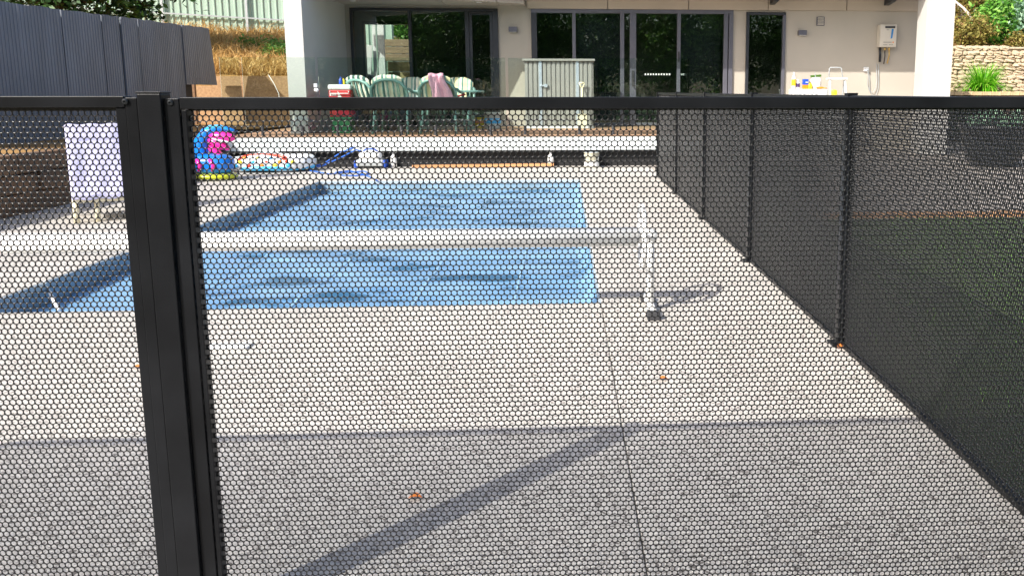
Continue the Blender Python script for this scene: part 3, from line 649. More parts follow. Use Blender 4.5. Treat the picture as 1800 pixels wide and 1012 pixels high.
# ------------------------------------------------------------------ right garden
structure(obj('garden_terrace', MB().box(7.6, 45, 20.15, 21.6, -.1, 1.2), 'soil'))
structure(obj('garden_slope', MB().grid(lambda u, v: (7.6+38*u, 21.9+20*v, 2.30+.33*20*v+.08*math.sin(u*40)), 30, 20), 'hill', smooth=True))
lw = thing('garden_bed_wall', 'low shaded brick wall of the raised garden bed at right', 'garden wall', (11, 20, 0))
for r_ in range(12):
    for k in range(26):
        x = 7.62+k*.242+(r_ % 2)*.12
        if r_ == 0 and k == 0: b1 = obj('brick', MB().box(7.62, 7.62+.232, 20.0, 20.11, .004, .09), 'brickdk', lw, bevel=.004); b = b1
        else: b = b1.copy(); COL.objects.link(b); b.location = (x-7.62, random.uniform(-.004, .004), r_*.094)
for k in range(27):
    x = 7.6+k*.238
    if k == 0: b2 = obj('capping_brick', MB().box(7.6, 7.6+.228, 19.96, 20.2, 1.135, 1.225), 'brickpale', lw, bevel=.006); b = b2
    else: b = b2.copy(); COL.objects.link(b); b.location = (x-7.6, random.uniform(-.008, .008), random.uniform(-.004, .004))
sw = thing('stone_wall', 'sunlit rough limestone retaining wall behind the strappy plant', 'stone wall', (11, 21.6, 1.2))
obj('mortar', MB().box(7.6, 15, 21.68, 21.95, 1.0, 2.33), 'mortar', sw)
def ztop(x): return 2.42-.025*(x-9.5)
stones = []
for k in range(5):                                     # five stone shapes, shared
    m_ = MB().ball((0, 0, 0), (.5, .5, .5), 8, 6, e=.45)
    m_.v = [(a*(1+random.uniform(-.16, .12)), b*(1+random.uniform(-.45, .3)), c*(1+random.uniform(-.2, .14))) for a, b, c in m_.v]
    stones.append(m_)
smesh = []; z = 1.16; cnt = 0
while z < 2.38:
    h_ = random.uniform(.055, .13); x = 9.3-random.uniform(0, .2)
    while x < 12.9 and cnt < 296:
        L_ = random.uniform(.11, .34)
        if z+h_ < ztop(x)+.05:
            k = random.randrange(5)
            if len(smesh) <= k or smesh[k] is None:
                while len(smesh) <= k: smesh.append(None)
                o = obj('stone', stones[k], 'stone', sw); o.data.transform(Matrix.Translation(Vector((11, 21.6, 1.2)))); smesh[k] = o.data
            else:
                o = bpy.data.objects.new('stone', smesh[k]); COL.objects.link(o); o.parent = sw
            o.location = (x+L_/2-11, 21.66+random.uniform(-.02, .015)-21.6, z+h_/2-1.2); o.scale = (L_*1.0, .17, h_*1.04); o.rotation_euler = (0, random.uniform(-.10, .10), random.choice((0, math.pi))); cnt += 1
        x += L_+.006
    z += h_+.004
obj('wall_cap', MB().box(7.6, 15, 21.60, 21.98, 2.335, 2.385), 'mortar', sw, bevel=.01)

# strappy clump
c = gy(1728, 163, 20.85); t = thing('strappy_plant', 'bright green clump of long strap leaves in front of the stone wall', 'plant', (c[0], 20.85, 1.2))
n = 520; V = []; Fq = []
for k in range(n):
    a = random.uniform(0, 6.283); L_ = random.uniform(.5, .95); tilt = random.uniform(.25, 1.6); r0 = random.uniform(0, .16)
    d = Vector((math.cos(a), math.sin(a), 0)); s_ = Vector((-d.y, d.x, 0)); p = Vector((d.x*r0*1.6, d.y*r0, 0)); dirz = math.pi/2-tilt*.55
    prev = None
    for j in range(5):
        wv = .017*(1-(j/4)**2*.85); V += [p-s_*wv, p+s_*wv]
        if j: i = len(V)-4; Fq.append((i, i+1, i+3, i+2))
        p = p + (d*math.cos(dirz)+Vector((0, 0, 1))*math.sin(dirz))*L_/4; dirz -= tilt*.42
fastmesh('strap_leaves', np.array([tuple(v) for v in V]), np.array(Fq), 'strap', t)
obj('crown_base', MB().ball((c[0], 20.85, 1.2), (.2, .14, .06), 10, 6), 'weeds', t)
def shrub(lab, px_, py_, YY, rad, nc, nl, sp, m, size, bark='bark'):
    q = gy(px_, py_, YY); zb = 2.30+.33*max(0, YY-21.9)
    return tree('shrub', lab, (q[0], YY, max(q[2], zb+rad[2]*.6)), (q[0], YY, zb), rad, nc, nl, sp, m, size, .05, .3, 'shrubs above the stone wall', bark, 'shrub')
shrub('olive brown feathery shrub beside the white column', 1703, 58, 22.5, (.62, .5, .42), 40, 2600, .15, 'shrubo', .10)
shrub('bright green leafy shrub in the middle above the stone wall', 1750, 42, 23.0, (.75, .6, .62), 46, 2600, .17, 'shrubg', .15)
shrub('grey green feathery shrub at the right edge above the stone wall', 1806, 30, 22.6, (.42, .5, .75), 34, 2200, .16, 'shrubb', .12)
shrub('olive shrub with a pale bare branch at the top beside the white column', 1690, 8, 24.0, (.6, .6, .6), 40, 2200, .17, 'shrubo', .12, 'palebark')
shrub('tall bright green shrub at the top right behind the other shrubs', 1765, -10, 24.6, (1.2, .7, .9), 60, 3800, .22, 'shrubg', .17)
shrub('low russet shrub on the wall top at the right', 1790, 72, 22.3, (.5, .35, .2), 24, 1100, .10, 'shrubo', .09)
shrub('dark green shrub high above the stone wall beyond the frame', 1850, 20, 24.5, (1.2, .8, 1.2), 50, 2600, .25, 'treeleaf', .17)
A, Bq = gy(1694, 15, 23.2), gy(1707, 30, 23.0)
tag(obj('bare_branch', MB().tube([A+np.array([-.5, .3, .5]), A, Bq, Bq+np.array([.1, -.1, -.5])], [.02, .035, .04, .05], 8), 'palebark', smooth=True, origin=Bq), 'pale bare dead branch slanting among the shrubs', 'branch')
# unidentified rounded dark object beyond the side fence, built as a tub
q = gz(1745, 292); t = thing('round_dark_object', 'large dark rounded tub-like object on the driveway beyond the side fence', 'tub', (q[0], q[1], 0))
obj('tub', MB().lathe([(.30, .0), (.42, .12), (.52, .4), (.55, .62), (.58, .64), (.58, .68), (.52, .68), (.5, .6)], (q[0], q[1], 0), 28), 'tub', t, smooth=True)
obj('tub_soil', MB().lathe([(.5, .58), (.5, .6)], (q[0], q[1], 0), 28), 'soil', t)
leafcloud('foliage', clumps(900, (0, 0, .74), (.42, .42, .14), 26, .07), .12, 'shrubb', t, .5)  # pale leaves added to stand in for bright highlights on the top
# dark hedge of low shrubs along the house past the column
for k, x in enumerate((8.3, 9.6)):
    tree('hedge_shrub', ('dark low shrub in front of the garden bed wall next to the white column', 'dark low shrub in front of the garden bed wall, right of its twin')[k], (x, 19.3, .55), (x, 19.3, 0), (.6, .4, .42), 40, 1800, .16, 'treeleaf', .12, .04, group='low shrubs by the garden bed', cat='shrub')

# ------------------------------------------------------------------ perforated fences
PT, NXH, NZH = .0132, 160, 102                            # hole pitch, holes per row, rows
TH = .0015
def perforated():
    p = PT; ang = np.arange(12)*np.pi/6
    rb = np.where(np.arange(12) % 2 == 0, p/2, p/math.sqrt(3)); rh = p*.437
    ob = np.stack([rb*np.cos(ang), rb*np.sin(ang)], 1); ih = np.stack([rh*np.cos(ang), rh*np.sin(ang)], 1)
    tmpl = np.concatenate([np.c_[ob[:, 0], np.full(12, 0), ob[:, 1]], np.c_[ih[:, 0], np.full(12, 0), ih[:, 1]],
                           np.c_[ob[:, 0], np.full(12, TH), ob[:, 1]], np.c_[ih[:, 0], np.full(12, TH), ih[:, 1]]])
    k = np.arange(12); k1 = (k+1) % 12
    ft = np.concatenate([np.stack([k, k1, 12+k1, 12+k], 1), np.stack([24+k1, 24+k, 36+k, 36+k1], 1), np.stack([12+k, 12+k1, 36+k1, 36+k], 1)])
    ii, jj = np.meshgrid(np.arange(NXH), np.arange(NZH)); ii = ii.ravel(); jj = jj.ravel()
    cx = (ii+.5*(jj % 2)+.25)*p; cz = jj*p*math.sqrt(3)/2+p/2
    V = tmpl[None]+np.stack([cx, 0*cx, cz], 1)[:, None, :]
    Fq = ft[None]+(np.arange(len(cx))*48)[:, None, None]
    return V.reshape(-1, 3), Fq.reshape(-1, 4)
V, Fq = perforated(); MW = NXH*PT; MH = NZH*PT*math.sqrt(3)/2
proto = fastmesh('mesh_sheet', V, Fq, 'black2'); sheet_mesh = proto.data; bpy.data.objects.remove(proto)
ZTOP, ZB = 1.218, .003
def sheet(parent, loc, rotz, sx=1., ty=1.):
    o = bpy.data.objects.new('mesh_sheet', sheet_mesh); COL.objects.link(o); o.parent = parent
    o.location = loc; o.rotation_euler = (0, 0, rotz); o.scale = (sx, ty, 1); return o
MZ = 1.190-MH                                            # foot of the perforated area
def screw(parent, p, ax='y'):
    rot = (R(90), 0, 0) if ax == 'y' else (0, R(-90), 0)
    o = obj('screw', MB().lathe([(.0065, 0), (.0062, .0022), (.0045, .0038), (.0024, .0042), (.0024, .0012)], p, 14, rot), 'screw', parent, smooth=False)
    return o
# front panel right of the post
YF = 1.815
fp = thing('pool_fence_panel', 'wide black perforated fence panel filling most of the foreground', 'fence panel', (.25, YF, 0))
xl, xr = -.8385, 1.315
obj('stile', MB().box(xl, xl+.0305, YF, YF+.03, ZB, ZTOP-.0025), 'black', fp, bevel=.0015)
obj('inner_channel', MB().box(xl+.0328, xl+.0425, YF+.003, YF+.03, ZB, 1.1915), 'black', fp, bevel=.001)
obj('stile', MB().box(xr-.03, xr, YF, YF+.03, ZB, ZTOP-.0025), 'black', fp, bevel=.0015)
obj('top_rail', MB().box(xl+.032, xr-.031, YF, YF+.032, 1.1935, ZTOP), 'black', fp, bevel=.0015)
obj('bottom_rail', MB().box(xl+.032, xr-.031, YF, YF+.032, ZB, ZB+.026), 'black', fp, bevel=.0015)
obj('solid_edge', MB().box(xl+.042, xr-.031, YF+.017, YF+.019, ZB+.026, MZ+.001), 'black2', fp)
obj('solid_edge', MB().box(xl+.042, xr-.031, YF+.017, YF+.0192, MZ+MH-.0005, 1.1935), 'black2', fp)
sheet(fp, (xl+.034-.25, YF+.016-YF, MZ), 0, (xr-xl-.06)/MW)
screw(fp, (xl+.0135, YF-.0002, 1.207))
# front panel left of the post
lx1 = -.889; lx0 = lx1-.045-MW-.03; YL = 1.808
fl = thing('pool_fence_panel', 'black perforated fence panel at the left edge of the foreground', 'fence panel', (lx0/2+lx1/2, YL, 0))
obj('stile', MB().box(lx1-.0455, lx1-.0245, YL+.002, YL+.03, ZB, 1.197), 'black', fl, bevel=.0015)
obj('outer_channel', MB().box(lx1-.0245, lx1-.0005, YL, YL+.03, ZB, 1.2175), 'black', fl, bevel=.0015)
obj('stile', MB().box(lx0, lx0+.03, YL, YL+.03, ZB, ZTOP), 'black', fl, bevel=.0015)
obj('top_rail', MB().box(lx0+.031, lx1-.025, YL-.002, YL+.032, 1.1975, 1.2205), 'black', fl, bevel=.0015)
obj('bottom_rail', MB().box(lx0+.031, lx1-.046, YL, YL+.032, ZB, ZB+.026), 'black', fl, bevel=.0015)
obj('solid_edge', MB().box(lx0+.03, lx1-.046, YL+.017, YL+.019, ZB+.026, MZ+.001), 'black2', fl)
obj('solid_edge', MB().box(lx0+.03, lx1-.046, YL+.017, YL+.0192, MZ+MH-.0005, 1.1975), 'black2', fl)
sheet(fl, (lx1-.040-MW-(lx0+lx1)/2, .016, MZ), 0)
screw(fl, (lx1-.0225, YL-.0022, 1.2095))
def post(lab, x0, x1, y0, y1, top):
    t = thing('fence_post', lab, 'fence post', ((x0+x1)/2, (y0+y1)/2, 0), 'black fence posts')
    obj('shaft', MB().box(x0, x1, y0, y1, 0, top-.003), 'black', t, bevel=.002)
    obj('cap', MB().box(x0-.001, x1+.001, y0-.001, y1+.001, top-.003, top+.001), 'black', t, bevel=.001)
    obj('base_plate', MB().box(x0-.03, x1+.03, y0-.03, y1+.03, .0, .009), 'black', t, bevel=.002)
    return t
post('thick black fence post in the left foreground between the two panels', -.8885, -.8400, 1.8055, 1.852, 1.2285)
post('black corner post where the front and side fences meet, beyond the right edge', FX-.026, FX+.024, 1.815, 1.865, 1.226)
ords = ['nearest', 'second nearest', 'third nearest', 'fourth nearest', 'farthest']
PY = [1.84+2.036*k for k in range(6)]
for k in range(5):
    y0, y1 = PY[k]+.025, PY[k+1]-.025; YM = (y0+y1)/2
    t = thing('pool_fence_panel', f'{ords[k]} black perforated panel of the side fence receding on the right', 'fence panel', (FX, YM, 0), 'panels of the side fence')
    zt = 1.212
    for a, b in ((y0, y0+.026), (y1-.026, y1)): obj('stile', MB().box(FX-.015, FX+.015, a, b, ZB, zt-.002), 'black', t, bevel=.0015)
    obj('top_rail', MB().box(FX-.016, FX+.016, y0+.0265, y1-.0265, zt-.026, zt), 'black', t, bevel=.0015)
    obj('bottom_rail', MB().box(FX-.016, FX+.016, y0+.0265, y1-.0265, ZB, ZB+.022), 'black', t, bevel=.0015)
    obj('solid_edge', MB().box(FX-.001, FX+.001, y0+.0265, y1-.0265, ZB+.022, MZ+.001), 'black2', t)
    sheet(t, (.0015, y0+.022-YM, MZ), R(90), (y1-y0-.044)/MW, 2.0)
    screw(t, (FX-.0152, y0+.012, zt-.014), 'x')
    post(f'{ords[k]} black post of the side fence on the right', FX-.025, FX+.025, PY[k+1]-.024, PY[k+1]+.024, 1.222)

# ------------------------------------------------------------------ pool cover reel
t = thing('cover_reel', 'long white roller tube of the pool cover reel across the near pool end', 'cover reel', (-1.5, 4.58, 0))
RYY, RZ = 4.58, .425
obj('roller_tube', MB().tube([(-3.95, RYY, RZ), (.40, RYY, RZ)], .055, 24), 'alu', t, smooth=True)
for sx, xs in ((1, .47), (-1, -4.02)):
    obj('stand_leg', MB().tube([(xs, RYY, RZ+.04), (xs, RYY-.01, .05)], .024, 10), 'white', t, smooth=True)
    obj('hub', MB().tube([(xs-.08*sx, RYY, RZ), (xs+.035*sx, RYY, RZ)], .034, 14), 'white', t, smooth=True)
    obj('base_bar', MB().tube([(xs, RYY-.19, .035), (xs, RYY+.19, .035)], .024, 10), 'white', t, smooth=True)
    for dy in (-.195, .195): obj('foot', MB().box(xs-.035, xs+.035, RYY+dy-.03, RYY+dy+.03, 0, .05), 'dkgrey', t, bevel=.008)
xs = .425; ring = [(xs, RYY+.175*math.cos(a), RZ+.175*math.sin(a)) for a in np.linspace(0, 2*math.pi, 28, endpoint=False)]
hw = obj('hand_wheel', MB().tube(ring, .0135, 8, True), 'white', t, smooth=True)
for k in range(3):
    a = k*2.094+.5; obj('spoke', MB().tube([(xs, RYY, RZ), (xs, RYY+.17*math.cos(a), RZ+.17*math.sin(a))], .009, 6), 'white', hw)
q = gz(402, 611); tag(obj('paving_lid', MB().box(q[0]-.35, q[0]+.1, q[1]-.045, q[1]+.045, .0, .012), 'white', bevel=.004, origin=(q[0], q[1], 0)), 'white strip of plastic lying on the paving by the foreground post', 'plastic strip')

# ------------------------------------------------------------------ towel covered chair by the sleepers
ch = thing('pool_chair', 'low cream plastic chair under a lavender towel beside the sleeper wall', 'chair', (0, 0, 0))
for sx in (-.31, .31):
    obj('leg', MB().tube([(sx, -.30, 0), (sx, -.27, .23)], .026, 8), 'cream', ch, smooth=True); obj('leg', MB().tube([(sx, .27, 0), (sx, .22, .22)], .022, 8), 'cream', ch, smooth=True)
    obj('leg', MB().tube([(sx*.45, -.31, 0), (sx*.45, -.29, .23)], .022, 8), 'cream', ch, smooth=True)
    obj('side_rail', MB().tube([(sx, -.32, .235), (sx, .20, .22), (sx, .27, .27), (sx, .56, .84)], .024, 8), 'cream', ch, smooth=True)
obj('front_rail', MB().box(-.32, .32, -.335, -.295, .19, .255), 'cream', ch, bevel=.012)
obj('seat', MB().grid(lambda u, v: (-.29+.58*u, -.30+.52*v, .245-.02*v), 4, 4), 'cream', ch)
obj('back', MB().grid(lambda u, v: (-.29+.58*u, .25+.30*v, .25+.58*v), 4, 4), 'cream', ch)
CL, CR = (-4.50, 8.50, 0), R(30)
ch.location = CL; ch.rotation_euler = (0, 0, CR)
def tw(u, v):
    x = -.335+.67*u; s_ = v; k = 0
    if s_ < .12: y, z = .60-.03*s_/.12, .60+.30*s_/.12
    elif s_ < .62: f_ = (s_-.12)/.5; y, z = .545-.33*f_, .90-.63*f_; k = math.exp(-((f_-.27)/.03)**2)
    elif s_ < .92: f_ = (s_-.62)/.3; y, z = .215-.56*f_, .27+.006*math.sin(f_*9)
    else: f_ = (s_-.92)/.08; y, z = -.345, .27-.05*f_
    return (x, y+.004*math.sin(u*17+v*8)+.014*k, z+.006*math.sin(u*23)-.012*(abs(2*u-1) > .93)*(s_ < .16))
M4 = Matrix.Translation(CL) @ Matrix.Rotation(CR, 4, 'Z')
tm = MB().grid(tw, 28, 80); tm.v = [tuple(M4 @ Vector(p)) for p in tm.v]
o = tag(obj('towel', tm, 'lav', smooth=True, origin=CL), 'pale lavender towel draped over the low chair by the sleeper wall', 'towel')
sm_ = o.modifiers.new('cloth', 'SOLIDIFY'); sm_.thickness = .008

# ------------------------------------------------------------------ pool toys and bits by the deck
q = gz(380, 316); t = thing('inflatable_toy', 'tall blue and pink inflatable creature on a lime base at the pool edge', 'inflatable', (q[0], q[1], 0)); bx, by = q[0], q[1]
obj('lime_base', MB().ball((bx, by, .055), (.29, .25, .058), 24, 10, e=.8), 'toyyellow', t, smooth=True)
obj('body', MB().ball((bx-.01, by, .22), (.27, .22, .15), 24, 12, e=.75), 'toyblue', t, smooth=True)
obj('neck', MB().tube([(bx-.16, by, .22), (bx-.19, by, .38), (bx-.16, by, .54), (bx-.09, by, .66), (bx+.04, by, .71), (bx+.20, by, .71), (bx+.34, by, .675)], [.13, .115, .095, .075, .055, .038, .01], 16), 'toyblue', t, smooth=True)
obj('crest', MB().tube([(bx-.13, by-.03, .64), (bx-.02, by-.03, .735), (bx+.12, by-.03, .745), (bx+.26, by-.03, .68)], [.03, .035, .03, .01], 10), 'toycyan', t, smooth=True)
for k, (ax_, az_, rx, rz_, ro) in enumerate(((.13, .60, .19, .075, 4), (.08, .50, .165, .06, 26), (.03, .40, .13, .05, 38), (.14, .55, .15, .018, 14))):
    obj('fin', MB().ball((bx+ax_, by-.02-.03*(k == 3), az_), (rx, .07, rz_), 16, 8, (0, R(ro), 0)), ('toypink', 'toypink', 'toypink', 'toywhite')[k], t, smooth=True)
for sx in (-.16, .02): obj('stripe', MB().tube([(bx+sx, by-.205, .30), (bx+sx+.05, by-.225, .22), (bx+sx+.02, by-.215, .14)], [.03, .028, .015], 8), 'toypink', t, smooth=True)
c = gy(478, 285, 13.35); t = thing('swim_float', 'white inflatable float with red and yellow print lying in front of the deck', 'inflatable', (c[0], 13.35, 0)); cx_ = c[0]
fl_ = MB().ball((cx_, 13.35, .13), (.66, .36, .14), 28, 12, e=.62); fl_.v = [(x, y_, z_+.02*math.sin(x*9)+.03*max(0, .5-abs(x-cx_))) for x, y_, z_ in fl_.v]
obj('float_body', fl_, 'toywhite', t, smooth=True)
obj('rim', MB().tube([(cx_+.64*math.cos(k), 13.35+.36*math.sin(k), .065) for k in np.linspace(0, 6.283, 30, endpoint=False)], .035, 8, True), 'toycyan', t, smooth=True)
obj('red_ring', MB().tube([(cx_-.02+.36*math.copysign(abs(math.cos(k))**.7, math.cos(k)), 13.02+.05*max(0, math.sin(k))+.02*abs(math.sin(k)), .19+.075*math.sin(k)) for k in np.linspace(0, 6.283, 26, endpoint=False)], .024, 8, True), 'toyred', t, smooth=True)
for k in range(14):
    xx = cx_-.42+.065*k; obj('print_spot', MB().ball((xx, 12.995+.012*(k % 3), .11+.055*(k % 3)), (.036, .02, .03), 8, 6), ('toycyan', 'toyyel', 'toyorange', 'toyred')[k % 4], t, smooth=True)
q = gz(650, 296); t = thing('pool_cleaner', 'white and blue robotic pool cleaner in front of the deck', 'pool cleaner', (q[0], q[1], 0)); cx_, cy_ = q[0], q[1]+.15
obj('shell', MB().ball((cx_, cy_, .19), (.19, .17, .10), 20, 10, e=.6), 'white', t, smooth=True)
obj('chassis', MB().box(cx_-.22, cx_+.22, cy_-.17, cy_+.17, .03, .14), 'greytrim', t, bevel=.03)
for sx in (-1, 1): obj('track', MB().box(cx_+sx*.225-.03, cx_+sx*.225+.03, cy_-.16, cy_+.16, 0, .13), 'navy', t, bevel=.03)
obj('handle', MB().tube([(cx_-.12, cy_-.1, .26), (cx_-.05, cy_-.13, .31), (cx_+.08, cy_-.13, .31), (cx_+.14, cy_-.1, .26)], .014, 8), 'navy', t, smooth=True)
obj('hose', MB().tube([(cx_-.12, cy_, .27), (cx_-.25, cy_-.05, .34), (cx_-.45, cy_-.1, .26), (cx_-.7, cy_-.2, .09), (cx_-.95, cy_-.3, .02), (cx_-.75, cy_-.38, .015)], .011, 6), 'rope', t, smooth=True)
obj('hose', MB().tube([(cx_-.12, cy_-.02, .26), (cx_-.22, cy_-.1, .30), (cx_-.4, cy_-.18, .2), (cx_-.72, cy_-.28, .05), (cx_-1.1, cy_-.4, .014)], .011, 6), 'rope', t, smooth=True)
pts = [gz(x, y, .015) for x, y in ((545, 300), (580, 306), (610, 303), (640, 301), (652, 306), (625, 309), (600, 308), (590, 303), (615, 300))] + [gz(648, 310, .015), gz(662, 317, .01), gz(680, 324, -.12), gz(705, 329, -.125), gz(745, 330, -.125)]
tag(obj('floating_hose', MB().tube(pts, .010, 6), 'rope', smooth=True, origin=pts[3]), 'coiled blue hose trailing over the far pool corner onto the cover', 'hose')
q = gz(860, 291); tag(obj('timber_plank', MB().obox((gy(850, 290, 13.72)[0], 13.72, .03), (2.3, .09, .045), (0, R(-.4), R(.6))), 'plank', bevel=.004, origin=(q[0], 13.72, 0)), 'long orange timber plank lying along the foot of the deck', 'plank')
q = gy(1040, 285, 13.68); t = thing('paint_can', 'beige paint can standing under the deck edge right of the white stump', 'can', (q[0], 13.68, 0))
obj('can_body', MB().lathe([(.125, 0), (.125, .008), (.12, .012), (.12, .22), (.128, .228), (.128, .24)], (q[0], 13.68, 0), 24), 'can', t, smooth=False)
obj('can_lid', MB().lathe([(.11, .235), (.11, .243)], (q[0], 13.68, 0), 24), 'galv', t); obj('label_band', MB().lathe([(.1215, .02), (.1215, .09)], (q[0], 13.68, 0), 24), 'white', t)
obj('bail', MB().tube([(q[0]-.125, 13.68, .2), (q[0]-.1, 13.56, .13), (q[0], 13.54, .10), (q[0]+.1, 13.56, .13), (q[0]+.125, 13.68, .2)], .004, 6), 'galv', t)
q = gz(1023, 291); tag(obj('pebble', MB().ball((q[0], q[1]+.02, .04), (.055, .045, .042), 12, 8), 'can', smooth=True, origin=(q[0], q[1], 0)), 'small pale stone on the paving left of the paint can', 'stone')
for lab, x, y_ in (('two curled orange leaves at the foot of the nearest side fence post', 1477, 613), ('orange dry leaf lying in the near paving left of centre', 730, 877), ('small orange leaf on the paving left of the foreground post', 240, 648), ('small orange leaf on the paving near the side fence', 1166, 668)):
    q = gz(x, y_); m_ = MB().grid(lambda u, v: (q[0]-.022+.044*u, q[1]-.014*math.sin(math.pi*min(1, u+.02))*(1-2*v), .004+.016*math.sin(u*3.1)*(.3+abs(v-.5))), 6, 4)
    if 'two' in lab: m_.grid(lambda u, v: (q[0]+.02+.03*v-.02, q[1]+.05-.03*u, .004+.012*math.sin(u*3.1)), 4, 3)
    tag(obj('dry_leaf', m_, 'leaf', smooth=True, origin=(q[0], q[1], 0)), lab, 'leaf', 'fallen leaves')

# ------------------------------------------------------------------ deck furniture
def glass(lab, x0, x1, y0, y1, spig):
    t = thing('glass_panel', lab, 'glass balustrade', ((x0+x1)/2, (y0+y1)/2, DZ), 'frameless glass balustrade')
    obj('pane', MB().box(x0, x1, y0, y1, DZ+.09, DZ+1.25), 'balglass', t)
    for sx, sy in spig:
        obj('spigot', MB().lathe([(.042, 0), (.042, .008), (.024, .012), (.024, .15), (.02, .155)], (sx, sy, DZ), 12), 'dkgrey', t, smooth=False)
GY_ = 13.9; gxp = lambda x: gy(x, 160, GY_)[0]
for lab, a, b in (('frameless glass balustrade panel in front of the white wing wall', 428, 556), ('frameless glass balustrade panel in front of the left chairs', 561, 731), ('frameless glass balustrade panel in front of the right chairs', 735, 889), ('frameless glass balustrade panel in front of the metal shed', 894, 1046), ('frameless glass balustrade panel in front of the sliding doors', 1050, 1207)):
    x0, x1 = gxp(a), gxp(b); glass(lab, x0, x1, GY_, GY_+.012, ((x0+.26, GY_+.006), (x1-.26, GY_+.006)))
x0 = gxp(1210); glass('frameless glass return panel at the right end of the deck', x0, x0+.012, GY_+.03, GY_+.95, ((x0+.006, GY_+.2), (x0+.006, GY_+.75)))
x0, x1 = gxp(389), gxp(424); glass('narrow frameless glass panel at the left end of the deck', x0, x1, GY_, GY_+.012, (((x0+x1)/2, GY_+.006),))
q = gy(556, 152, GY_); t = thing('gate_latch', 'small white and grey gate latch on the glass by the wing wall', 'latch', (q[0], GY_, q[2]))
obj('latch_body', MB().box(q[0]-.03, q[0]+.03, GY_-.05, GY_-.002, q[2]-.02, q[2]+.045), 'greytrim', t, bevel=.006); obj('latch_knob', MB().ball((q[0]+.01, GY_-.04, q[2]-.06), (.04, .03, .03), 12, 8), 'white', t, smooth=True)

# small steel garden shed
SY = 16.35; s0, s1 = gy(923, 160, SY)[0], gy(1043, 160, SY)[0]; sz1 = gy(980, 108, SY)[2]
t = thing('metal_shed', 'low ribbed grey steel shed with galvanised straps in front of the doors', 'shed', ((s0+s1)/2, SY, DZ))
nr = 15; pr = []
for k in range(nr):
    for f_, d_ in ((0, 0), (.62, 0), (.72, .022), (.92, .022)): pr.append((s0+(s1-s0)*(k+f_)/nr, SY+d_))
pr.append((s1, SY)); wl_ = MB(); n_ = len(pr)
wl_.add([(x, y_, DZ) for x, y_ in pr]+[(x, y_, sz1) for x, y_ in pr], [(j, j+1, n_+j+1, n_+j) for j in range(n_-1)])
obj('front_cladding', wl_, 'shed', t)
obj('side_cladding', MB().box(s1-.02, s1-.001, SY+.03, SY+.75, DZ, sz1).box(s0+.001, s0+.02, SY+.03, SY+.75, DZ, sz1).box(s0+.02, s1-.02, SY+.73, SY+.75, DZ, sz1), 'shed', t)
obj('shed_roof', MB().box(s0-.04, s1+.03, SY-.05, SY+.8, sz1+.002, sz1+.045), 'shed', t, bevel=.006)
for px_ in (950, 1015): x = gy(px_, 160, SY)[0]; obj('door_strap', MB().box(x-.03, x+.03, SY-.012, SY-.001, DZ, sz1-.002), 'galv', t)
q = gy(957, 151, SY-.02); obj('latch', MB().box(q[0]-.08, q[0]+.05, SY-.04, SY-.013, q[2]-.015, q[2]+.015).box(q[0]+.0, q[0]+.06, SY-.045, SY-.012, q[2]-.035, q[2]+.03), 'galv', t, bevel=.004)
obj('base_frame', MB().box(s0, s1, SY-.014, SY-.002, DZ, DZ+.04), 'white', t)
q = gy(1023, 145, 16.2); t = thing('spade', 'spade with a white D-shaped grip leaning against the metal shed', 'spade', (q[0], 16.1, DZ))
xx = q[0]; zt = q[2]
obj('grip', MB().tube([(xx-.055, 16.26, zt-.01), (xx+.055, 16.26, zt-.01)], .016, 8).tube([(xx-.05, 16.26, zt-.01), (xx-.035, 16.255, zt-.06), (xx, 16.25, zt-.12)], .012, 8).tube([(xx+.05, 16.26, zt-.01), (xx+.035, 16.255, zt-.06), (xx, 16.25, zt-.12)], .012, 8), 'cream', t, smooth=True)
obj('shaft', MB().tube([(xx, 16.25, zt-.11), (xx, 16.14, DZ+.25)], .019, 10), 'cream', t, smooth=True)
obj('blade', MB().prism([(xx-.09, DZ+.28), (xx+.09, DZ+.28), (xx+.085, DZ+.06), (xx, DZ+.0), (xx-.085, DZ+.06)], 'y', 16.12, 16.126), 'cream', t)

# resin chairs with striped cushions: sitter faces +y, back at -y
def chair():
    c = thing('garden_chair', '', 'chair', (0, 0, 0), 'green resin chairs round the deck table')
    obj('seat', MB().box(-.25, .25, -.22, .24, .40, .43), 'resin', c, bevel=.015)
    for sx in (-1, 1):
        obj('leg', MB().tube([(sx*.30, .26, 0), (sx*.27, .24, .45), (sx*.30, .20, .655)], .019, 8), 'resin', c, smooth=True)
        obj('leg', MB().tube([(sx*.27, -.32, 0), (sx*.24, -.22, .42)], .02, 8), 'resin', c, smooth=True)
        obj('arm', MB().tube([(sx*.30, .21, .65), (sx*.325, .05, .67), (sx*.32, -.14, .68), (sx*.285, -.27, .74)], [.026, .024, .022, .02], 8), 'resin', c, smooth=True)
    arch = [(-.23, -.22, .42), (-.275, -.27, .60), (-.265, -.32, .74), (-.20, -.355, .83), (-.10, -.375, .875), (0, -.38, .885), (.10, -.375, .875), (.20, -.355, .83), (.265, -.32, .74), (.275, -.27, .60), (.23, -.22, .42)]
    obj('back_hoop', MB().tube(arch, .025, 10), 'resin', c, smooth=True)
    for k in range(5):
        x = (k-2)*.085; zt = .872-.9*x*x; obj('back_slat', MB().tube([(x*.8, -.235, .43), (x, -.32, .68), (x*.9, -.372, zt)], .008, 6), 'resin', c, smooth=True)
    return c
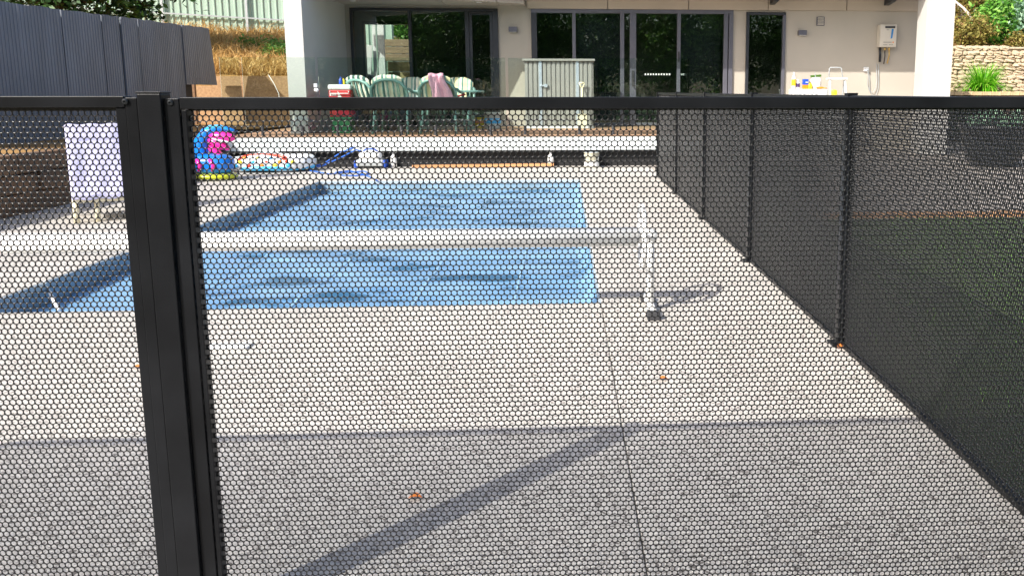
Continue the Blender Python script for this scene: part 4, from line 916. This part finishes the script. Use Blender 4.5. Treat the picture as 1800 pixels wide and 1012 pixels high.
def cushion_mesh(c, m):
    def pad(u, v, side):
        hw = .265*(1 if v < .72 else math.sqrt(max(0, 1-((v-.72)/.30)**2)))*(.96+.04*math.sin(v*9))
        x = (2*u-1)*hw; z = .45+.515*v; th = .055*(max(0, 1-abs(2*u-1)**4))**.5*(1 if .02 < v < .98 else .4)*(1-.25*max(0, math.cos(v*19)))
        yb = -.205-.165*v
        return (x, yb+.01+side*th, z)
    b = MB().grid(lambda u, v: pad(u, v, 1.), 16, 20).grid(lambda u, v: pad(1-u, v, -.55), 16, 20)
    obj('back_cushion', b, m, c, smooth=True)
    s_ = MB().grid(lambda u, v: ((2*u-1)*.25, -.20+.43*v, .445+.05*(max(0, 1-abs(2*u-1)**4)*max(0, 1-abs(2*v-1)**4))**.5), 14, 12)
    obj('seat_cushion', s_, m, c, smooth=True)
base = chair()
TY = 15.45
spots = [(654, 15.0, -30, 'cushion_shaded', 'green chair with shade-darkened striped cushion at the left end of the deck table'),
         (694, 14.62, -6, 'cushion', 'green chair seen from behind, left of the pink towel'),
         (776, 14.66, -4, 'cushion3', 'green chair seen from behind with a pink towel over it'),
         (717, 16.2, 178, 'cushion', 'green chair facing the camera behind the table between the two near chairs'),
         (800, 16.25, 176, 'cushion3', 'green chair facing the camera behind the table, right of the pink towel'),
         (738, 16.55, 150, 'cushion_shaded', 'dark chair back half hidden by the window mullion behind the table')]
for k, (px_, yy, rz, cm, lab) in enumerate(spots):
    # a chair takes its own cushions, so parts are copied first
    c_ = dup(base, (0, 0, 0), 0, lab); c_.name = 'garden_chair'
    cushion_mesh(c_, cm)
    c_.location = (gy(px_, 160, yy)[0], yy, DZ); c_.rotation_euler = (0, 0, R(rz)); c_.scale = (1.12, 1.08, 1.02)
for ch_ in list(base.children): bpy.data.objects.remove(ch_)
bpy.data.objects.remove(base)
x0, x1 = gy(641, 160, TY)[0], gy(850, 160, TY)[0]
t = thing('deck_table', 'long pale green resin table in the middle of the deck chairs', 'table', ((x0+x1)/2, TY, DZ))
ov = [((x0+x1)/2+(x1-x0)/2*math.copysign(abs(math.cos(a))**.45, math.cos(a)), TY+.45*math.copysign(abs(math.sin(a))**.45, math.sin(a))) for a in np.linspace(0, 2*math.pi, 48, endpoint=False)]
obj('table_top', MB().prism(ov, 'z', DZ+.69, DZ+.73), 'resin', t, bevel=.01)
for sx in (x0+.25, x1-.25):
    for sy in (-.3, .3): obj('leg', MB().tube([(sx, TY+sy*1.1, DZ), (sx, TY+sy, DZ+.69)], .028, 8), 'resin', t, smooth=True)
# pink towel over the near right chair, red cloth beside it
c_ = (gy(776, 160, 14.66)[0], 14.66)
def pk(u, v):
    l_, r_ = -.17+.10*v, .03+.27*v; x = l_+(r_-l_)*u
    if v < .25: f_ = v/.25; y, z = -.30-.13*f_, .80+.20*math.sin(f_*1.57)
    else: f_ = (v-.25)/.75; y, z = -.46-.03*f_-.018*math.sin(u*8), 1.00-.46*f_-.03*u*(1-f_)
    return (c_[0]+x+.010*math.sin(v*11), c_[1]+y-.014*math.sin(u*16+v*2), DZ+z+.008*math.sin(u*9))
o = tag(obj('pink_towel', MB().grid(pk, 22, 34), 'pink', smooth=True, origin=(c_[0], c_[1], DZ+.9)), 'pink towel hanging over the back of the near right chair', 'towel')
m_ = o.modifiers.new('cloth', 'SOLIDIFY'); m_.thickness = .008
q = gy(798, 166, 14.7)
o = tag(obj('red_cloth', MB().grid(lambda u, v: (q[0]-.12+.30*u, 14.58+.26*v, DZ+.70-.06*math.sin(u*2.6)+.012*math.sin(u*14+v*5)), 14, 10), 'red', smooth=True, origin=(q[0], 14.7, DZ+.66)), 'red cloth on the arm of the chair under the pink towel', 'cloth')
m_ = o.modifiers.new('cloth', 'SOLIDIFY'); m_.thickness = .015

# cooler on a green crate
CYY = 14.62; x0, x1 = gy(577, 160, CYY)[0], gy(616, 160, CYY)[0]; zt = gy(590, 149, CYY)[2]; zb = gy(590, 206, CYY)[2]
t = thing('green_crate', 'dark green plastic crate on the deck under the red cooler', 'crate', ((x0+x1)/2, CYY, DZ))
obj('crate_wall', MB().box(x0+.03, x1-.03, CYY, CYY+.32, DZ, zb-.01), 'green', t, bevel=.01); obj('crate_rim', MB().box(x0+.01, x1-.01, CYY-.015, CYY+.335, zb-.035, zb-.002), 'green', t, bevel=.006)
t = thing('cooler_box', 'red cooler with white lid beside the wing wall', 'cooler', ((x0+x1)/2, CYY, zb))
zl = zt-.09
obj('cooler_body', MB().box(x0, x1, CYY, CYY+.32, zb, zl), 'red', t, bevel=.02); obj('cooler_lid', MB().box(x0-.008, x1+.008, CYY-.008, CYY+.328, zl+.003, zt), 'white', t, bevel=.025)
W_ = x1-x0; H_ = zl-zb
obj('white_slash', MB().prism([(x0+W_*.42, zb+H_*.40), (x0+W_*.86, zb+H_*.40), (x0+W_*.42, zb+H_*.96)], 'y', CYY-.003, CYY+.002), 'white', t)
lt = MB()
for k in range(4): obj('letter', MB().box(x0+W_*(.06+.08*k), x0+W_*(.06+.08*k+.055), CYY-.003, CYY+.002, zb+H_*.78, zb+H_*.86), 'white', t)
obj('cooler_handle', MB().tube([(x0+.03, CYY-.004, zl-.02), (x0+.03, CYY-.03, zl-.06), (x1-.03, CYY-.03, zl-.06), (x1-.03, CYY-.004, zl-.02)], .008, 6), 'white', t)
def bottle(lab, x, y_, z, h_, r_, m, capm, band=None, group=None):
    t = thing('bottle', lab, 'bottle', (x, y_, z), group)
    obj('bottle_body', MB().lathe([(r_*.9, 0), (r_, .01), (r_, h_*.66), (r_*.45, h_*.82), (r_*.42, h_*.86)], (x, y_, z), 16), m, t, smooth=True)
    obj('cap', MB().lathe([(r_*.48, h_*.86), (r_*.48, h_*.97), (r_*.3, h_)], (x, y_, z), 12), capm, t, smooth=True)
    if band: obj('label_band', MB().lathe([(r_*1.02, h_*.2), (r_*1.02, h_*.58)], (x, y_, z), 16), band, t)
bottle('blue bottle standing on the cooler lid', gy(599, 145, CYY+.1)[0], CYY+.1, zt, .13, .03, 'navy', 'navy')
bottle('slim yellow bottle standing on the cooler lid', gy(604, 145, CYY+.12)[0], CYY+.12, zt, .11, .022, 'yellow', 'yellow')
# odds and ends on the deck floor seen through the holes
for lab, px_, yy, m_, sz in (('white and blue tub on the deck floor left of the shed', 866, 16.3, 'white', .16), ('yellow toy on the deck floor beside the white tub', 843, 16.35, 'yellow', .09)):
    q = gy(px_, 205, yy); t = thing('deck_tub', lab, 'tub', (q[0], yy, DZ)); obj('tub_body', MB().lathe([(sz*.8, 0), (sz, .03), (sz, .3 if sz > .1 else .2), (sz*1.06, .31 if sz > .1 else .21)], (q[0], yy, DZ), 18), m_, t, smooth=True)
    obj('tub_label', MB().lathe([(sz*1.01, .1), (sz*1.01, .2 if sz > .1 else .15)], (q[0], yy, DZ), 18), 'toycyan' if sz > .1 else 'toyorange', t)

# air conditioner with bottles, step ladder
AY = 16.75; x0, x1 = gy(1393, 165, AY)[0], gy(1456, 165, AY)[0]; az = gy(1420, 157, AY)[2]
t = thing('air_conditioner', 'white outdoor air conditioner unit against the wall under the bottles', 'air conditioner', ((x0+x1)/2, AY, .0))
obj('casing', MB().box(x0, x1, AY, AY+.3, az-.62, az), 'white', t, bevel=.015)
for sx in (x0+.05, x1-.10): obj('foot_stand', MB().box(sx, sx+.05, AY+.02, AY+.28, 0, az-.621), 'greytrim', t)
cg = ((x0+x1)/2-.05, AY-.004, az-.31)
for k in range(6): obj('grille_ring', MB().tube([(cg[0]+.045*(k+1)*math.cos(a), cg[1], cg[2]+.045*(k+1)*math.sin(a)) for a in np.linspace(0, 6.283, 24, endpoint=False)], .004, 5, True), 'greytrim', t)
for k in range(8): a = k*math.pi/8; obj('grille_bar', MB().tube([(cg[0]-.27*math.cos(a), cg[1]-.002, cg[2]-.27*math.sin(a)), (cg[0]+.27*math.cos(a), cg[1]-.002, cg[2]+.27*math.sin(a))], .003, 4), 'greytrim', t)
ax = lambda px_: gy(px_, 150, AY+.12)[0]
bottle('tall white spray bottle with a yellow band at the left on the air conditioner', ax(1395), AY+.12, az, .34, .042, 'white', 'white', 'yellow', 'bottles on the air conditioner')
bottle('white bottle with a dark purple label on the air conditioner', ax(1403), AY+.16, az, .20, .045, 'white', 'white', 'purple', 'bottles on the air conditioner')
t = thing('carton', 'blue and orange carton on the air conditioner', 'carton', (ax(1415), AY+.1, az)); x = ax(1415)
obj('carton_base', MB().box(x-.055, x+.055, AY+.06, AY+.14, az, az+.085), 'toyorange', t, bevel=.004); obj('carton_top', MB().box(x-.055, x+.055, AY+.06, AY+.14, az+.086, az+.20), 'navy', t, bevel=.004); obj('carton_mark', MB().box(x-.01, x+.05, AY+.056, AY+.0595, az+.13, az+.145), 'white', t)
bottle('squat yellow bottle between the carton and the white bag', ax(1423), AY+.1, az, .15, .045, 'yellow', 'print_dk', None, 'bottles on the air conditioner')
t = thing('refill_bag', 'white refill bag with a green top on the air conditioner', 'bag', (ax(1435), AY+.16, az)); x = ax(1435)
obj('bag_body', MB().ball((x, AY+.17, az+.12), (.115, .06, .125), 16, 10, e=.7), 'white', t, smooth=True); obj('bag_top', MB().obox((x-.005, AY+.16, az+.265), (.22, .05, .045), (0, R(-4), 0)), 'weeds', t, bevel=.01)
t = thing('gardening_glove', 'orange glove lying along the front edge of the air conditioner', 'glove', (ax(1440), AY+.05, az)); x = ax(1440)
obj('palm', MB().ball((x, AY+.05, az+.025), (.085, .045, .025), 12, 8), 'toyorange', t, smooth=True)
for k in range(4): obj('finger', MB().tube([(x+.06, AY+.03+.015*k, az+.025), (x+.14-.008*abs(k-1), AY+.015+.02*k, az+.016)], [.014, .010], 8), 'toyorange', t, smooth=True)
tag(obj('thin_stake', MB().tube([gy(1433, 127, AY-.05), gy(1434, 170, AY-.05), gy(1434, 172, AY-.05)*np.array([1, 1, 0])], .008, 6), 'greytrim', origin=gy(1434, 172, AY-.05)*np.array([1, 1, 0])), 'thin upright stake in front of the air conditioner', 'stake')
LY = 16.5; x0, x1 = gy(1457, 150, LY)[0], gy(1489, 150, LY)[0]; lz = gy(1470, 139, LY)[2]; lt_ = gy(1470, 119, LY)[2]
t = thing('step_ladder', 'white folding step ladder standing against the wall right of the air conditioner', 'step ladder', ((x0+x1)/2, LY, 0))
for sx, e in ((x0, 1), (x1-.07, -1)):
    obj('stile', MB().tube([(sx+.02-.06*e, LY-.35, 0), (sx+.02, LY, lz)], .022, 6), 'white', t); obj('rear_leg', MB().tube([(sx+.02-.05*e, LY+.5, 0), (sx+.02, LY+.03, lz)], .016, 6), 'greytrim', t)
for f_ in (.25, .5, .76): obj('tread', MB().box(x0+.0, x1-.05, LY-.35*(1-f_)-.07, LY-.35*(1-f_)+.1, lz*f_-.02, lz*f_+.015), 'white', t, bevel=.005)
obj('top_tray', MB().box(x0-.02, x1-.01, LY-.06, LY+.16, lz-.015, lz+.02), 'white', t, bevel=.008)
obj('hand_rail', MB().tube([(x0+.0, LY+.03, lz), (x0+.01, LY+.03, lt_-.02), (x0+.03, LY+.03, lt_), (x1-.14, LY+.03, lt_), (x1-.12, LY+.03, lt_-.02), (x1-.08, LY+.03, lz)], .011, 8), 'greytrim', t, smooth=True)
q = gy(1468, 150, LY-.1)
o = thing('sponge', 'orange yellow sponge on the step ladder tread', 'sponge', (q[0], LY-.08, lz*.76+.015)); obj('sponge_body', MB().ball((q[0], LY-.06, lz*.76+.08), (.055, .045, .062), 12, 8, e=.6), 'toyyel', o, smooth=True); obj('scourer', MB().box(q[0]-.05, q[0]+.05, LY-.1, LY-.02, lz*.76+.0155, lz*.76+.03), 'toyorange', o)
